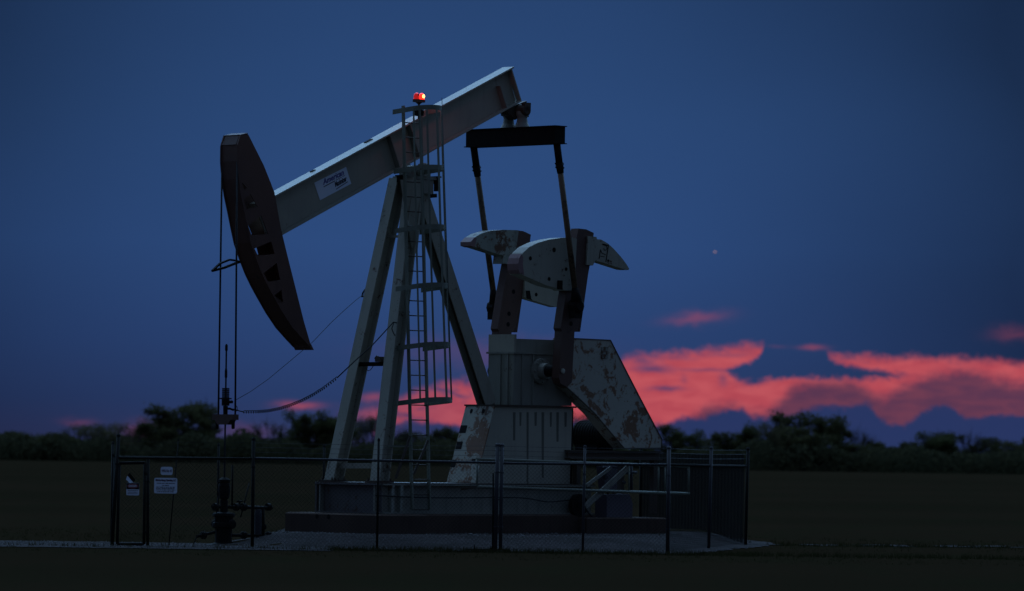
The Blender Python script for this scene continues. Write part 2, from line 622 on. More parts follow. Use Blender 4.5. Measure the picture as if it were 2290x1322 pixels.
def thing(name, label, cat, mat=None, loc=None, group=None):
    o = bpy.data.objects.new(name, None)
    COL.objects.link(o)
    if mat is not None:
        o.matrix_world = mat
    if loc is not None:
        o.location = loc
    return tag(o, label, cat, group)


def text_mesh(name, s, size, mat, parent, mtx, shear=0.0, bold=0.0, width=None, height=None, space=1.0):
    cu = bpy.data.curves.new(name, 'FONT')
    cu.body = s
    cu.size = size
    cu.shear = shear
    cu.offset = bold
    cu.space_character = space
    cu.extrude = .002
    cu.resolution_u = 3
    tmp = bpy.data.objects.new(name + '_c', cu)
    COL.objects.link(tmp)
    dg = bpy.context.evaluated_depsgraph_get()
    me = bpy.data.meshes.new_from_object(tmp.evaluated_get(dg))
    bpy.data.objects.remove(tmp)
    xs = [v.co.x for v in me.vertices]
    ys = [v.co.y for v in me.vertices]
    sx = width / (max(xs) - min(xs)) if width else 1
    sy = height / (max(ys) - min(ys)) if height else sx
    x0 = min(xs)
    y0 = min(ys)
    for v in me.vertices:
        v.co.x = (v.co.x - x0) * sx
        v.co.y = (v.co.y - y0) * sy
        v.co = mtx @ v.co
    me.materials.clear()
    me.materials.append(MATS[mat])
    o = bpy.data.objects.new(name, me)
    COL.objects.link(o)
    o.parent = parent
    return o


# ------------------------------------------------------------------ ground, gravel
xs = [-3000, -1200, -500, -200, -100, -60, -40, -30, -22]
x = -20
while x <= 20:
    xs.append(x)
    x += 1.0
xs += [22, 30, 40, 60, 100, 200, 500, 1200, 3000]
ys = [-200, 0, 40, 60]
y = 70
while y <= 130:
    ys.append(y)
    y += 1.0
ys += [135, 145, 160, 190, 230, 280, 340, 420, 500, 600, 660, 700, 760, 900, 1200, 2000, 4000]
mb = MB()
vs = [(a, b, gh(a, b)) for b in ys for a in xs]
nx = len(xs)
fs = [(j * nx + i, j * nx + i + 1, (j + 1) * nx + i + 1, (j + 1) * nx + i) for j in range(len(ys) - 1) for i in range(nx - 1)]
mb.add(vs, fs, True).build('ground', 'field_grass', kind='structure')

from mathutils import noise as mnoise


def gravel_inside(x, y):
    e = mnoise.noise(Vector((x * .9, y * .5, 0))) * .35 + mnoise.noise(Vector((x * 3.1, y * 1.3, 5))) * .22
    pad = (-4.9 + e < x < 5.6 + e) and (103.95 + e * .6 < y < 117 + e) and (y > 104.0 + (x - 3.5 - e * .4) * 5.0)
    wl = (x <= -3.5) and (101.2 + .05 * (x + 20) + e < y < 106.8 + e)
    wl = wl or ((x <= -3.5) and (104.1 + e * .7 < y < 108.2 + e))
    wr = (x >= 3.5) and (x < 5.8 or mnoise.noise(Vector((x * 1.7, y * .8, 9))) > .05) and (115.2 + .25 * (x - 5) + e * 1.2 < y < 117.0 + .35 * (x - 5) + e * 1.5)
    return pad or wl or wr


mb = MB()
c = .2
x = -14.0
vid = {}


def gv(i, j):
    k = (i, j)
    if k not in vid:
        px_, py_ = -14 + i * c, 99 + j * c
        z = gh(px_, py_)
        xi = math.floor(px_)
        yi = math.floor(py_)
        fx, fy = px_ - xi, py_ - yi
        z00, z10, z01, z11 = gh(xi, yi), gh(xi + 1, yi), gh(xi, yi + 1), gh(xi + 1, yi + 1)
        z = max(z, z00 * (1 - fx) * (1 - fy) + z10 * fx * (1 - fy) + z01 * (1 - fx) * fy + z11 * fx * fy)
        vid[k] = len(mb.v)
        mb.v.append((px_, py_, z + .012))
    return vid[k]


for i in range(int(32 / c)):
    for j in range(int(26 / c)):
        if gravel_inside(-14 + (i + .5) * c, 99 + (j + .5) * c):
            mb.f.append((gv(i, j), gv(i + 1, j), gv(i + 1, j + 1), gv(i, j + 1)))
            mb.sm.append(True)
mb.build('gravel_path', 'gravel_stone', kind='structure')

# grass tufts (near field edge) as one uncountable mass
rnd = random.Random(3)
mb = MB()
for k in range(6400):
    if k < 4200:
        x = rnd.uniform(-11, 11)
        y = 103.9 + rnd.gauss(0, .35) - (rnd.random() ** 2) * 1.5
        hgt = rnd.uniform(.04, .13)
        if 5 < x and rnd.random() < .5:
            y = 115.2 + .25 * (x - 5) + rnd.gauss(0, .5)
    elif k < 5600:
        x = rnd.uniform(-12, 12)
        y = rnd.uniform(109, 125)
        hgt = rnd.uniform(.03, .09)
    else:
        y = rnd.uniform(96, 103.5)
        x = rnd.uniform(-.1, .1) * y
        hgt = rnd.uniform(.02, .06)
    if gravel_inside(x, y) and rnd.random() < .85:
        continue
    z = gh(x, y)
    for q in range(3):
        a = rnd.uniform(0, 6.28)
        w = rnd.uniform(.004, .01)
        lx, ly = rnd.gauss(0, .04), rnd.gauss(0, .04)
        ex, ey = x + rnd.gauss(0, .04), y + rnd.gauss(0, .04)
        mb.add([(ex - w * math.cos(a), ey - w * math.sin(a), z - .01), (ex + w * math.cos(a), ey + w * math.sin(a), z - .01), (ex + lx, ey + ly, z + hgt)], [(0, 1, 2)])
mb.build('grass', 'grass_blades', kind='stuff')

# ------------------------------------------------------------------ pumpjack
PJ = thing('pumpjack', 'tall cream and dark red walking-beam pumpjack in the middle of the fenced pad', 'pumpjack', mat=MM)
Z1, Z2 = .66, 1.27      # skid bottom and top
# --- skid
sk = MB()
u0 = V(720, 1110, -.95).x
u1 = V(1330, 1130, .95).x
SKF, SKR = 1.80, u1
for sv in (-.82, .82):
    sk.box((SKR, sv - .13, Z2 - .03), (SKF, sv + .13, Z2))
    sk.box((SKR, sv - .13, Z1), (SKF, sv + .13, Z1 + .03))
    sk.box((SKR, sv - .02, Z1 + .03), (SKF, sv + .02, Z2 - .03))
skid = sk.build('skid', 'cream_stained', PJ)
MB().box((SKF - .12, -.93, Z1 + .03), (SKF - .10, .93, Z2 - .03)).box((SKF - .12, -.95, Z2 - .03), (SKF + .02, .95, Z2 + .003)).box((SKF - .12, -.95, Z1), (SKF + .02, .95, Z1 + .028)).box((SKF - .09, -.95, Z1 + .03), (SKF + .01, -.90, Z2 - .032)).build('front_plate', 'skid_grey', skid)
mb = MB()
for uu in (1.0, -.2, -1.2, -2.4, -3.4, -4.2):
    mb.box((uu - .05, -.8, Z1 + .05), (uu + .05, .8, Z2 - .04)).cut()
mb.build('cross_member', 'brown_steel', skid)
mb = MB()
for (px) in (880, 900):
    p = V(px, 1110, .97)
    mb.box((p.x - .05, .84, Z1 + .031), (p.x + .03, .945, Z2 - .031)).cut()
mb.build('stiffener', 'cream_rusty', skid)
mb = MB()
pts = []
for i in range(40):
    t = i / 39
    px = 840 + 440 * t
    sag = 4 * math.sin(t * math.pi * 2) + (12 * math.exp(-((px - 1225) / 35) ** 2))
    pts.append(V(px, 1108 + 10 * t + sag * .6, .97))
mb.tube(pts, .012, 6).build('power_cable', 'cable_steel', skid)
# deck plate and bolts
mb = MB().box((SKR, -.95, Z2 + .004), (SKF, .95, Z2 + .022))
mb.build('deck_plate', 'brown_steel', skid)
# --- samson post
legs = {}
zt = V(925, 400, 0).z


def leg(name, pa, pb, w, h, mat='cream_worn'):
    m = MB()
    pa, pb = Vector(pa), Vector(pb)
    m.ibeam(pa, pb, w, h, .028)
    m.bar(pa, pb, w * .5, h * .86)
    return m.build(name, mat, PJ)


a0, a1 = V(891, 402, -.22), V(745, 1081, -.67)
b0, b1 = V(926, 402, .20), V(848.5, 1081, .67)
c0, c1 = V(932, 420, 0), V(1089, 905, 0)
MB().ibeam(a0, a1, .27, .29, .026).build('leg', 'cream_worn', PJ)
MB().ibeam(b0, b1, .27, .29, .026).build('leg', 'cream_worn', PJ)
dC = (c1 - c0).normalized()
mb = MB()
for s_ in (-.125, .125):
    mb.bar(c0 + Vector((0, s_, 0)), c1 + Vector((0, s_, 0)), .022, .30)
lgc = mb.build('leg', 'cream_worn', PJ)
MB().bar(c0 - Vector((.02, 0, 0)), c1 - Vector((.02, 0, 0)), .226, .05).build('web', 'brown_steel', lgc)
MB().bar(c0 - Vector((.128, 0, 0)), c1 - Vector((.128, 0, 0)), .226, .02).build('back_web', 'cream_worn', lgc)
mb = MB()
for p in (a1, b1):
    mb.box((p.x - .22, p.y - .2, Z2 + .023), (p.x + .22, p.y + .2, Z2 + .06))
    for i in (-1, 1):
        for j in (-1, 1):
            mb.lathe((p.x + i * .17, p.y + j * .15, Z2 + .06), [(.02, 0), (.02, .05)], n=6)
    mb.cut()
mb.build('foot_plate', 'brown_steel', PJ)


def lerp(p, q_, t):
    return p + (q_ - p) * t


def at_y(p, q_, y0, y1, y):
    return lerp(p, q_, (y - y0) / (y1 - y0))


mb = MB()
mb.bar(at_y(a0, a1, 402, 1081, 530), at_y(b0, b1, 402, 1081, 530), .05, .05, Vector((1, 0, 0))).cut()
mb.bar(at_y(a0, a1, 402, 1081, 1042), at_y(b0, b1, 402, 1081, 1042), .05, .11, Vector((1, 0, 0)))
mb.build('cross_brace', 'cream_worn', PJ)
q1, q2 = at_y(a0, a1, 402, 1081, 816), at_y(b0, b1, 402, 1081, 816)
br = MB().bar(q1, q2, .06, .085, Vector((1, 0, 0))).build('cable_bracket', 'black_steel', PJ)
p = lerp(q1, q2, .62)
mb = MB().box(p + Vector((-.07, -.06, .045)), p + Vector((.09, .1, .15)))
mb.tube([p + Vector((0, -.1, .05)), p + Vector((0, -.16, .12)), p + Vector((0, -.1, .17)), p + Vector((0, -.02, .14))], .012, 6)
mb.tube([p + Vector((0, -.2, -.04)), p + Vector((0, -.28, -.12)), p + Vector((0, -.36, -.14)), p + Vector((0, -.42, -.08))], .008, 6)
mb.build('junction_box', 'brown_steel', br)
# post head
ztop = V(915, 398, 0).z
mb = MB()
mb.box((-.36, -.30, ztop - .03), (.36, .30, ztop + .03))
mb.box((-.26, -.28, ztop - .32), (.28, .28, ztop - .035))
mb.build('post_cap', 'cream_stained', PJ)
mb = MB()
for uu, vv, dzz in ((.40, .0, .0), (-.37, .22, .0)):
    mb.box((uu - .035, vv - .1, ztop - .1), (uu + .035, vv + .1, ztop + .02))
    mb.box((uu - .06, vv - .12, ztop + .021), (uu + .06, vv + .12, ztop + .05))
    mb.cut()
mb.box((-.40, .2, ztop - .26), (-.345, .3, ztop - .101)).cut()
mb.bar((-.3, .1, ztop - .36), (-.48, .1, ztop - .34), .12, .08)
mb.build('cap_lug', 'black_steel', PJ)
# gusset from near leg towards the rear leg
MB().prism([V(896, 402, .36), V(948, 402, .36), V(934, 560, .36), V(924, 575, .36)], .335, .36).build('gusset', 'cream_worn', PJ)
# centre bearing
mb = MB()
mb.lathe((0.02, 0, ztop + .16), [(.13, -.33), (.15, -.31), (.15, -.2), (.11, -.19), (.11, .19), (.15, .2), (.15, .31), (.13, .33)], 'y', 20)
mb.box((-.26, -.19, ztop + .031), (.28, .19, ztop + .12))
mb.build('centre_bearing', 'cream_stained', PJ)
# --- walking beam
P1 = V(616, 437, .165)
P2 = V(1149, 149, .165)
P3 = V(1167, 227, .165)
P4 = V(637, 523, .165)
dt = (P2 - P1).normalized()
db = (P3 - P4).normalized()
up = Vector((-dt.z * -1, 0, 0))
nn = Vector((dt.z, 0, -dt.x))     # perpendicular, upward
if nn.z < 0:
    nn = -nn
P1b, P4b = P1 - dt * .45, P4 - db * .35


def pz(*ps):
    return [(p.x, p.z) for p in ps]


mb = MB()
mb.prism(pz(P1b, P2, P2 - nn * .032, P1b - nn * .032), -.165, .165)
mb.prism(pz(P4b, P3, P3 + nn * .032, P4b + nn * .032), -.165, .165)
mb.prism(pz(P1b - nn * .033, P2 - nn * .033 - dt * .05, P3 + nn * .033 - db * .03, P4b + nn * .033), -.013, .013)
beam = mb.build('walking_beam', 'cream_paint', PJ)


def stiff(a, top=.035, bot=.035, th=.02, vmax=.15):
    """stiffener across the beam at distance a from the rear end"""
    pt = P2 - dt * a - nn * top
    # bottom point: intersect with bottom line along -nn
    k = (P3 - P2).length
    L = ((P2 - dt * a) - (P3 + (P4 - P3).normalized() * a)).length
    pb = P2 - dt * a - nn * (L - bot)
    m = MB()
    for s_ in (-1, 1):
        m.prism(pz(pt, pt - dt * th, pb - dt * th, pb), s_ * .015, s_ * vmax).cut()
    return m


stiff(.055, .034, .034, .025, .155).build('end_plate', 'cream_paint', beam)
stiff(.50, .24, .034, .02).build('stiffener_plate', 'cream_stained', beam)
# positions of the two centre stiffeners measured along the top edge
for px in (873, 918):
    q_ = V(px, 300 if px < 900 else 277, .15)
    a = (P2 - q_).dot(dt)
    stiff(a, .034, .034, .02).build('stiffener_plate', 'cream_stained', beam)
mb = MB()
for px, py, s_ in ((822, 318, .20), (702, 386, .10)):
    q_ = V(px, py, .0)
    a = (q_ - P1).dot(dt)
    b_ = P1 + dt * a
    mb.bar(Vector((b_.x, -.08, b_.z)) + nn * .008, Vector((b_.x, -.08, b_.z)) + nn * .008 + dt * s_, .08, .014).cut()
mb.build('clamp_plate', 'black_steel', beam)
# sign plate on the beam
S1, S2, S3, S4 = V(703, 409, .022), V(774, 373.5, .022), V(785.5, 411, .022), V(716, 448, .022)
sg = MB().prism(pz(S1, S2, S3, S4), .014, .022).build('name_plate', 'sign_white', beam)


def txt_m(origin, end, lift=.024):
    o = Vector(origin)
    xh = (Vector(end) - o)
    xh.y = 0
    w = xh.length
    xh.normalize()
    yh = Vector((xh.z, 0, -xh.x))
    if yh.z < 0:
        yh = -yh
    m = Matrix((xh, yh, xh.cross(yh))).transposed().to_4x4()
    m.translation = Vector((o.x, lift, o.z))
    return m, w


m_, w_ = txt_m(V(723, 414, .02), V(770, 390.5, .02))
text_mesh('lettering', 'American', .1, 'sign_blue', beam, m_, shear=.3, bold=.002, width=w_, height=.115)
m_, w_ = txt_m(V(750, 419, .02), V(776.5, 404, .02))
text_mesh('lettering', 'Maximizer', .1, 'sign_ink', beam, m_, shear=.4, bold=.003, width=w_, height=.11)
mb = MB()
for (ax, ay, bx, by, w) in ((724, 418, 749, 404.5, .016), (751, 403, 764, 396.5, .010), (766, 395, 771, 392.6, .010), (752, 423, 777.5, 406.5, .014)):
    mb.bar(V(ax, ay, .024), V(bx, by, .024), .003, w).cut()
mb.build('underline', 'sign_ink', beam)
# --- horsehead
near = [(539, 302), (553, 298), (557, 304), (590, 370), (606, 410), (614, 431), (621, 470), (628, 510), (640, 560), (660, 640), (680, 720), (694, 768), (695, 775)]
fc = [(695, 775), (678, 757), (655, 731), (633, 698), (612, 661), (599, 637), (587, 612), (576, 584), (562, 543), (555, 510), (548, 475), (540, 437), (534.5, 400), (531.5, 360), (532, 325), (539, 302)]
HV = .25
nearp = [V(x, y, HV) for x, y in near]
fcp = [V(x, y, HV) for x, y in fc]
outl = pz(*(nearp + fcp[1:-1]))
holes = [[(541, 408), (546, 424), (553, 421)],
         [(560, 434), (576, 463), (552, 468), (545, 448)],
         [(584, 482), (600, 523), (563, 527), (555, 505)],
         [(607, 540), (614.5, 568), (577, 572), (569, 556)],
         [(619, 588), (627, 626), (600, 631), (590, 611)],
         [(629.5, 648), (633.5, 676), (621, 678), (614, 661)]]
hp = [pz(*[V(x, y, HV) for x, y in h]) for h in holes]
mb = MB()
mb.prism(outl, HV - .018, HV, hp)
mb.prism(outl, -HV, -HV + .018, hp)
head = mb.build('horsehead', 'head_paint', PJ)
mb = MB()
# front face plate, following the curve, with raised rims
for i in range(len(fcp) - 1):
    p, q_ = fcp[i], fcp[i + 1]
    t_ = (q_ - p).normalized()
    n_ = Vector((-t_.z, 0, t_.x))
    if n_.x < 0:
        n_ = -n_
    mb.prism(pz(p + n_ * .001, q_ + n_ * .001, q_ - n_ * .02, p - n_ * .02), -HV + .019, HV - .019)
mb.build('face_plate', 'head_paint', head)
mb = MB()
for s_ in (-1, 1):
    for i in range(len(fcp) - 1):
        p, q_ = fcp[i], fcp[i + 1]
        t_ = (q_ - p).normalized()
        n_ = Vector((-t_.z, 0, t_.x))
        if n_.x < 0:
            n_ = -n_
        a_, b_ = s_ * (HV + .012), s_ * (HV - .017)
        mb.prism(pz(p + n_ * .022, q_ + n_ * .022, q_ + n_ * .002, p + n_ * .002), min(a_, b_), max(a_, b_))
    mb.cut()
mb.build('face_rim', 'head_paint', head)
ptop, pbk = V(539, 302, HV), V(553, 298, HV)
mb = MB()
mb.prism(pz(V(531, 323, HV), V(539, 301, HV), V(541, 301.5, HV), V(535, 323, HV)), -HV - .012, HV - .05)
mb.prism(pz(V(538, 301, HV), V(554, 297, HV), V(553, 300, HV), V(538, 304, HV)), -HV - .002, HV + .002)
mb.build('top_plate', 'dark_red_paint', head)
mb = MB()
mb.prism(pz(V(690, 769, HV), V(696, 770, HV), V(702, 783, HV), V(697, 783, HV)), -HV, HV).cut()
# back closing strips between the two side plates
for i in (2, 3, 7, 8, 9, 10, 11):
    p, q_ = nearp[i], nearp[i + 1]
    t_ = (q_ - p).normalized()
    n_ = Vector((-t_.z, 0, t_.x))
    if n_.x > 0:
        n_ = -n_
    mb.prism(pz(p - n_ * .012, q_ - n_ * .012, q_ - n_ * .03, p - n_ * .03), -HV + .019, HV - .019)
    if i == 3:
        mb.cut()
mb.build('back_plate', 'head_paint', head)
# wireline guide on the head face
ug = V(530, 585, .15)
mb = MB()
g0 = [V(535, 586, 0), V(528, 583, 0), V(513, 581, 0), V(492, 589.5, 0), V(474.5, 606, 0)]
g1 = [V(474.5, 606, 0), V(501, 599, 0), V(529, 588, 0), V(536, 586, 0)]
for p, q_ in zip(g0, g0[1:]):
    mb.bar(p + Vector((0, .0, 0)), q_, .05, .035)
for p, q_ in zip(g1, g1[1:]):
    mb.bar(p, q_, .05, .045)
mb.build('rope_guard', 'black_steel', head)
# --- bridle
uR = V(506, 800, 0).x
cables = []
for s_, top in ((-.245, 330), (.24, 563)):
    pb = V(488.3 if s_ < 0 else 526, 930, s_)
    pt = V(497 if s_ < 0 else 530.5, 331 if s_ < 0 else 360, s_)
    o = MB().tube([pt, pb], .019, 8).build('wire_rope', 'cable_steel', PJ)
    cables.append(pb)
zc = V(506, 933, 0).z
ucar = uR
mb = MB()
c_ = Vector((ucar, 0, zc))
mb.box((ucar - .08, -.31, zc - .055), (ucar + .08, .31, zc + .055))
mb.add([(ucar - .08, -.15, zc - .15), (ucar + .08, -.15, zc - .15), (ucar + .08, .15, zc - .15), (ucar - .08, .15, zc - .15),
        (ucar - .08, -.24, zc - .056), (ucar + .08, -.24, zc - .056), (ucar + .08, .24, zc - .056), (ucar - .08, .24, zc - .056)],
       [(0, 3, 2, 1), (4, 5, 6, 7), (0, 1, 5, 4), (1, 2, 6, 5), (2, 3, 7, 6), (3, 0, 4, 7)])
carr = mb.build('carrier_bar', 'dark_red_paint', PJ)
mb = MB()
for s_ in (-.245, .24):
    mb.lathe((ucar, s_, zc - .056), [(.035, 0), (.035, -.16), (.025, -.18)], n=10).cut()
mb.build('rope_socket', 'black_steel', carr)

# --- equalizer
Eu = (V(1255, 300, 1.35).x + V(1050, 312, -1.36).x) / 2
ze = (V(1255, 300, 1.355).z + V(1050, 312, -1.355).z) / 2
mb = MB()
mb.box((Eu - .15, -1.34, ze - .17), (Eu + .15, 1.34, ze + .17))
mb.box((Eu - .18, -1.37, ze + .172), (Eu + .18, 1.37, ze + .19))
mb.box((Eu - .18, -1.37, ze - .19), (Eu + .18, 1.37, ze - .172))
eq = mb.build('equalizer', 'black_steel', PJ)
mb = MB()
for s_ in (-.205, .205):
    mb.lathe((Eu, s_, ze + .19), [(.17, 0), (.155, .03), (.12, .1), (.105, .2), (.13, .27), (.135, .34)], n=16).cut()
mb.build('bearing_pedestal', 'cream_stained', eq)
mb = MB()
zs = ze + .19 + .36
mb.lathe((Eu, 0, zs), [(.08, -.36), (.12, -.34), (.13, -.12), (.13, .12), (.12, .34), (.08, .36)], 'y', 16)
mb.box((Eu - .1, .26, zs - .02), (Eu + .08, .36, zs + .16))
mb.box((Eu - .3, -.13, zs - .12), (Eu + .3, .1, zs + .05))
mb.prism(pz(Vector((Eu + .42, 0, zs - .0)), Vector((Eu - .22, 0, zs + .22)), Vector((Eu - .22, 0, zs)), Vector((Eu + .1, 0, zs - .2))), -.11, .11)
mb.build('tail_bearing', 'brown_steel', PJ)
# --- pitmans
for s_, tpx, bpx in ((1.25, (1250.5, 322), (1290.5, 684)), (-1.25, (1066, 334), (1108, 688))):
    t_, b_ = V(*tpx, s_), V(*bpx, s_)
    d_ = (b_ - t_).normalized()
    t_ = Vector((Eu, s_, ze - .19)) if abs(t_.x - Eu) < .2 else t_
    d_ = (b_ - t_).normalized()
    mb = MB()
    mb.tube([t_, b_], .064, 12)
    pit = mb.build('pitman', 'oily_steel', PJ)
    mb = MB()
    mb.tube([t_ + d_ * -.02, t_ + d_ * .45], .078, 12)
    mb.tube([t_ + d_ * .40, t_ + d_ * .62], .09, 12, r1=.072)
    for k in (.42, .5):
        q_ = t_ + d_ * k
        mb.tube([q_ + Vector((.12, 0, 0)), q_ + Vector((-.12, 0, 0))], .02, 6)
    mb.build('pitman_sleeve', 'black_steel', pit)
    mb = MB()
    mb.lathe(b_, [(.12, -.16), (.15, -.13), (.16, -.1), (.16, .06), (.13, .08), (.10, .10)], 'y', 10)
    mb.box(b_ + Vector((-.10, -.12, -.26)), b_ + Vector((.12, .05, .1)))
    mb.tube([b_ - d_ * .40, b_ - d_ * .1], .062, 12, r1=.13)
    mb.build('pin_bearing', 'black_steel', pit)
# --- gearbox
GB0 = V(1149, 850, .39).x
GB1 = V(1280, 850, .39).x
zb = V(1215, 910, .4).z
z79 = V(1215, 791, .4).z
z75 = V(1200, 759, .4).z
mb = MB()
mb.box((GB1, -.38, zb + .03), (GB0, .38, z79 - .02))
mb.box((GB1 - .02, -.42, z79 - .02), (GB0 + .03, .42, z79 + .02))
mb.box((GB1, -.36, z79 + .02), (GB0 - .1, .36, z75))
gb = mb.build('gearbox', 'cream_stained', PJ)
mb = MB()
mb.box((GB0 - .07, -.385, z79 + .021), (GB0 + .0, .385, z75 + .09))
mb.build('inspection_cover', 'cream_paint', gb)
mb = MB()
for px in (1168, 1192):
    p = V(px, 850, .4)
    mb.box((p.x - .015, .381, zb + .03), (p.x + .015, .41, z79 - .03)).cut()
for vv in (.0, .22):
    mb.box((GB0 + .001, vv - .012, zb + .03), (GB0 + .03, vv + .012, z79 - .03)).cut()
mb.build('housing_rib', 'cream_stained', gb)
sh = V(1258, 830, 1.06)
SU, SZ = sh.x, sh.z
mb = MB()
mb.lathe((SU, 0, SZ), [(.16, -.62), (.17, -.47), (.27, -.46), (.28, -.40), (.28, .40), (.27, .46), (.17, .47), (.16, .62)], 'y', 24)
for k in range(8):
    t = k * math.pi / 4
    mb.lathe((SU + math.cos(t) * .23, 0, SZ + math.sin(t) * .23), [(.022, .46), (.022, .50)], 'y', 6)
mb.build('shaft_bearing', 'cream_stained', gb)
mb = MB()
mb.lathe((SU, 0, SZ), [(.12, -1.08), (.12, -.5), (.12, .5), (.12, .84)], 'y', 16)
mb.build('crankshaft', 'black_steel', PJ)
mb = MB().lathe((SU, 0, SZ), [(.055, 1.06), (.055, 1.085), (.03, 1.09)], 'y', 16)
mb.build('shaft_end', 'cream_paint', PJ)
# pedestal
mb = MB()
mb.box((GB1 - .06, -.47, zb - .01), (V(1108, 912, .42).x + .05, .47, zb + .025))
mb.build('base_plate', 'brown_steel', PJ)
pA, pB, pC, pD = V(1107, 915, .42), V(1280, 918, .42), V(1274, 1096, .42), V(1064, 1088, .42)
zlo = Z2 + .024
pC.z = zlo
pD.z = zlo
pA.z = pB.z = zb - .012
ped = MB().prism(pz(pA, pB, pC, pD), -.41, .42).build('pedestal', 'cream_paint', PJ)
# sloped front plate with holes and openings, rust streaked
ft, fb = Vector((pA.x, 0, pA.z)), Vector((pD.x, 0, pD.z))
fd = (fb - ft)
L_ = fd.length
fd.normalize()
fn = Vector((-fd.z, 0, fd.x))
if fn.x < 0:
    fn = -fn


def fpt(s_, v_, off=.0):
    p = ft + fd * s_ + fn * off
    return Vector((p.x, v_, p.z))


mb = MB()
mb.add([fpt(0, -.43, .004), fpt(0, .43, .004), fpt(L_, .43, .004), fpt(L_, -.43, .004), fpt(0, -.43, .03), fpt(0, .43, .03), fpt(L_, .43, .03), fpt(L_, -.43, .03)],
       [(0, 3, 2, 1), (4, 5, 6, 7), (0, 1, 5, 4), (1, 2, 6, 5), (2, 3, 7, 6), (3, 0, 4, 7)])
mb.build('front_plate', 'plate_rusty', ped)
mb = MB()
for (s_, v_, a, b) in ((.12, -.22, .03, .03), (.12, .14, .03, .03)):
    k = 12
    mb.add([fpt(s_ + .055 * math.cos(2 * math.pi * i / k), v_ + .042 * math.sin(2 * math.pi * i / k), .033) for i in range(k)], [tuple(range(k))]).cut()
for (s_, v_, a, b) in ((.52, -.33, .085, .10), (.88, -.33, .085, .09), (1.28, -.36, .08, .07), (1.22, .22, .05, .05)):
    mb.add([fpt(s_ - a, v_ - b, .033), fpt(s_ - a, v_ + b, .033), fpt(s_ + a, v_ + b, .033), fpt(s_ + a, v_ - b, .033)], [(0, 1, 2, 3)]).cut()
mb.build('access_opening', 'black_steel', ped)
# grease streaks below the gearbox plate (their own shapes, thin film)
mb = MB()
for px, ln, w in ((1150, 65, 6), (1164, 32, 5), (1180, 180, 5), (1198, 32, 6), (1214, 150, 6), (1232, 34, 5), (1247, 68, 6), (1265, 34, 6)):
    a_ = V(px - w / 2, 922, .4215)
    b_ = V(px + w / 2, 922, .4215)
    c_ = V(px + w / 2 - 1, 920 + ln, .4215)
    d_ = V(px - w / 2 + .5, 922 + ln * .97, .4215)
    mb.add([a_, b_, c_, d_], [(0, 1, 2, 3)]).cut()
mb.build('grease_streak', 'grease_film', ped)
# --- cranks
CK = [(1294, 511), (1311, 513), (1328, 521), (1319, 594), (1306, 664), (1293, 740), (1285, 741), (1279, 855), (1268, 866), (1254, 858), (1250, 845), (1257, 741), (1254, 734), (1265, 660), (1283, 560)]
ck = [V(x, y, 1.06) for x, y in CK]
for (v0, v1) in ((.84, 1.06), (-1.05, -.83)):
    cr_ = MB().prism(pz(*ck), v0, v1).build('crank', 'dark_red_paint', PJ)
    mb = MB()
    # rack rails down the crank sides
    e = [V(x, y, 1.06) for x, y in ((1279, 610), (1262, 735))]
    f_ = [V(x, y, 1.06) for x, y in ((1318, 600), (1296, 742))]
    mb.prism(pz(e[0], e[1], e[1] + Vector((.07, 0, 0)), e[0] + Vector((.05, 0, 0))), v0 + .03, v1 - .03).cut()
    mb.prism(pz(f_[0], f_[1], f_[1] - Vector((.05, 0, 0)), f_[0] - Vector((.02, 0, 0))), v0 + .03, v1 - .03)
    mb.build('rack_rail', 'dark_red_paint', cr_)
    mb = MB()
    for px, py in ((1277, 724), (1279, 700), (1289, 650)):
        p = V(px, py, 1.06)
        mb.lathe((p.x, v1 + .001, p.z), [(.05, 0), (.05, .002)], 'y', 12).cut()
    mb.build('pin_hole', 'black_steel', cr_)
# --- counterweights
def weight(pts, v0, v1, mat='cream_worn', tip=None, hl=(), steps=True, plane=None):
    plane = v1 if plane is None else plane
    P_ = [V(x, y, plane) for x, y in pts]
    w = MB().prism(pz(*P_), v0, v1).build('counterweight', mat, PJ)
    m = MB()
    for (x, y, r) in hl:
        p = V(x, y, plane)
        m.lathe((p.x, v1 + .001, p.z), [(r, 0), (r, .002)], 'y', 14).cut()
    if hl:
        m.build('bolt_hole', 'black_steel', w)
    if tip:
        T = [V(x, y, plane) for x, y in tip]
        MB().prism(pz(*T), v0 - .004, v1 + .004).build('painted_tip', 'weight_tip', w)
    return w


w1 = weight([(1164, 613), (1161, 604), (1160, 590), (1163, 577), (1170, 565), (1183, 553), (1203, 543), (1228, 536), (1254, 532), (1276, 531), (1290, 534), (1285, 650), (1262, 650), (1259, 647), (1240, 643), (1224, 639)],
            .80, 1.12, hl=((1186, 578, .045), (1239, 559, .052), (1228, 624, .042), (1266, 602, .04)),
            tip=[(1163, 612), (1159.5, 604), (1158.5, 590), (1161.5, 577), (1166, 568), (1170, 575), (1169, 590), (1172, 615)])
m_ = MB()
p = V(1250, 637, 1.12)
m_.box((p.x - .05, 1.121, p.z - .1), (p.x + .055, 1.18, p.z + .09))
m_.build('clamp_bolt', 'black_steel', w1)
w2 = weight([(1315, 528), (1334, 530), (1335, 535), (1345, 536), (1360, 545), (1371, 555), (1381, 566), (1389, 575), (1396, 584), (1403, 594), (1407, 601), (1406, 604), (1398, 603), (1332, 582), (1326, 594), (1312, 592)],
            .84, 1.10, hl=((1360, 583, .028),))
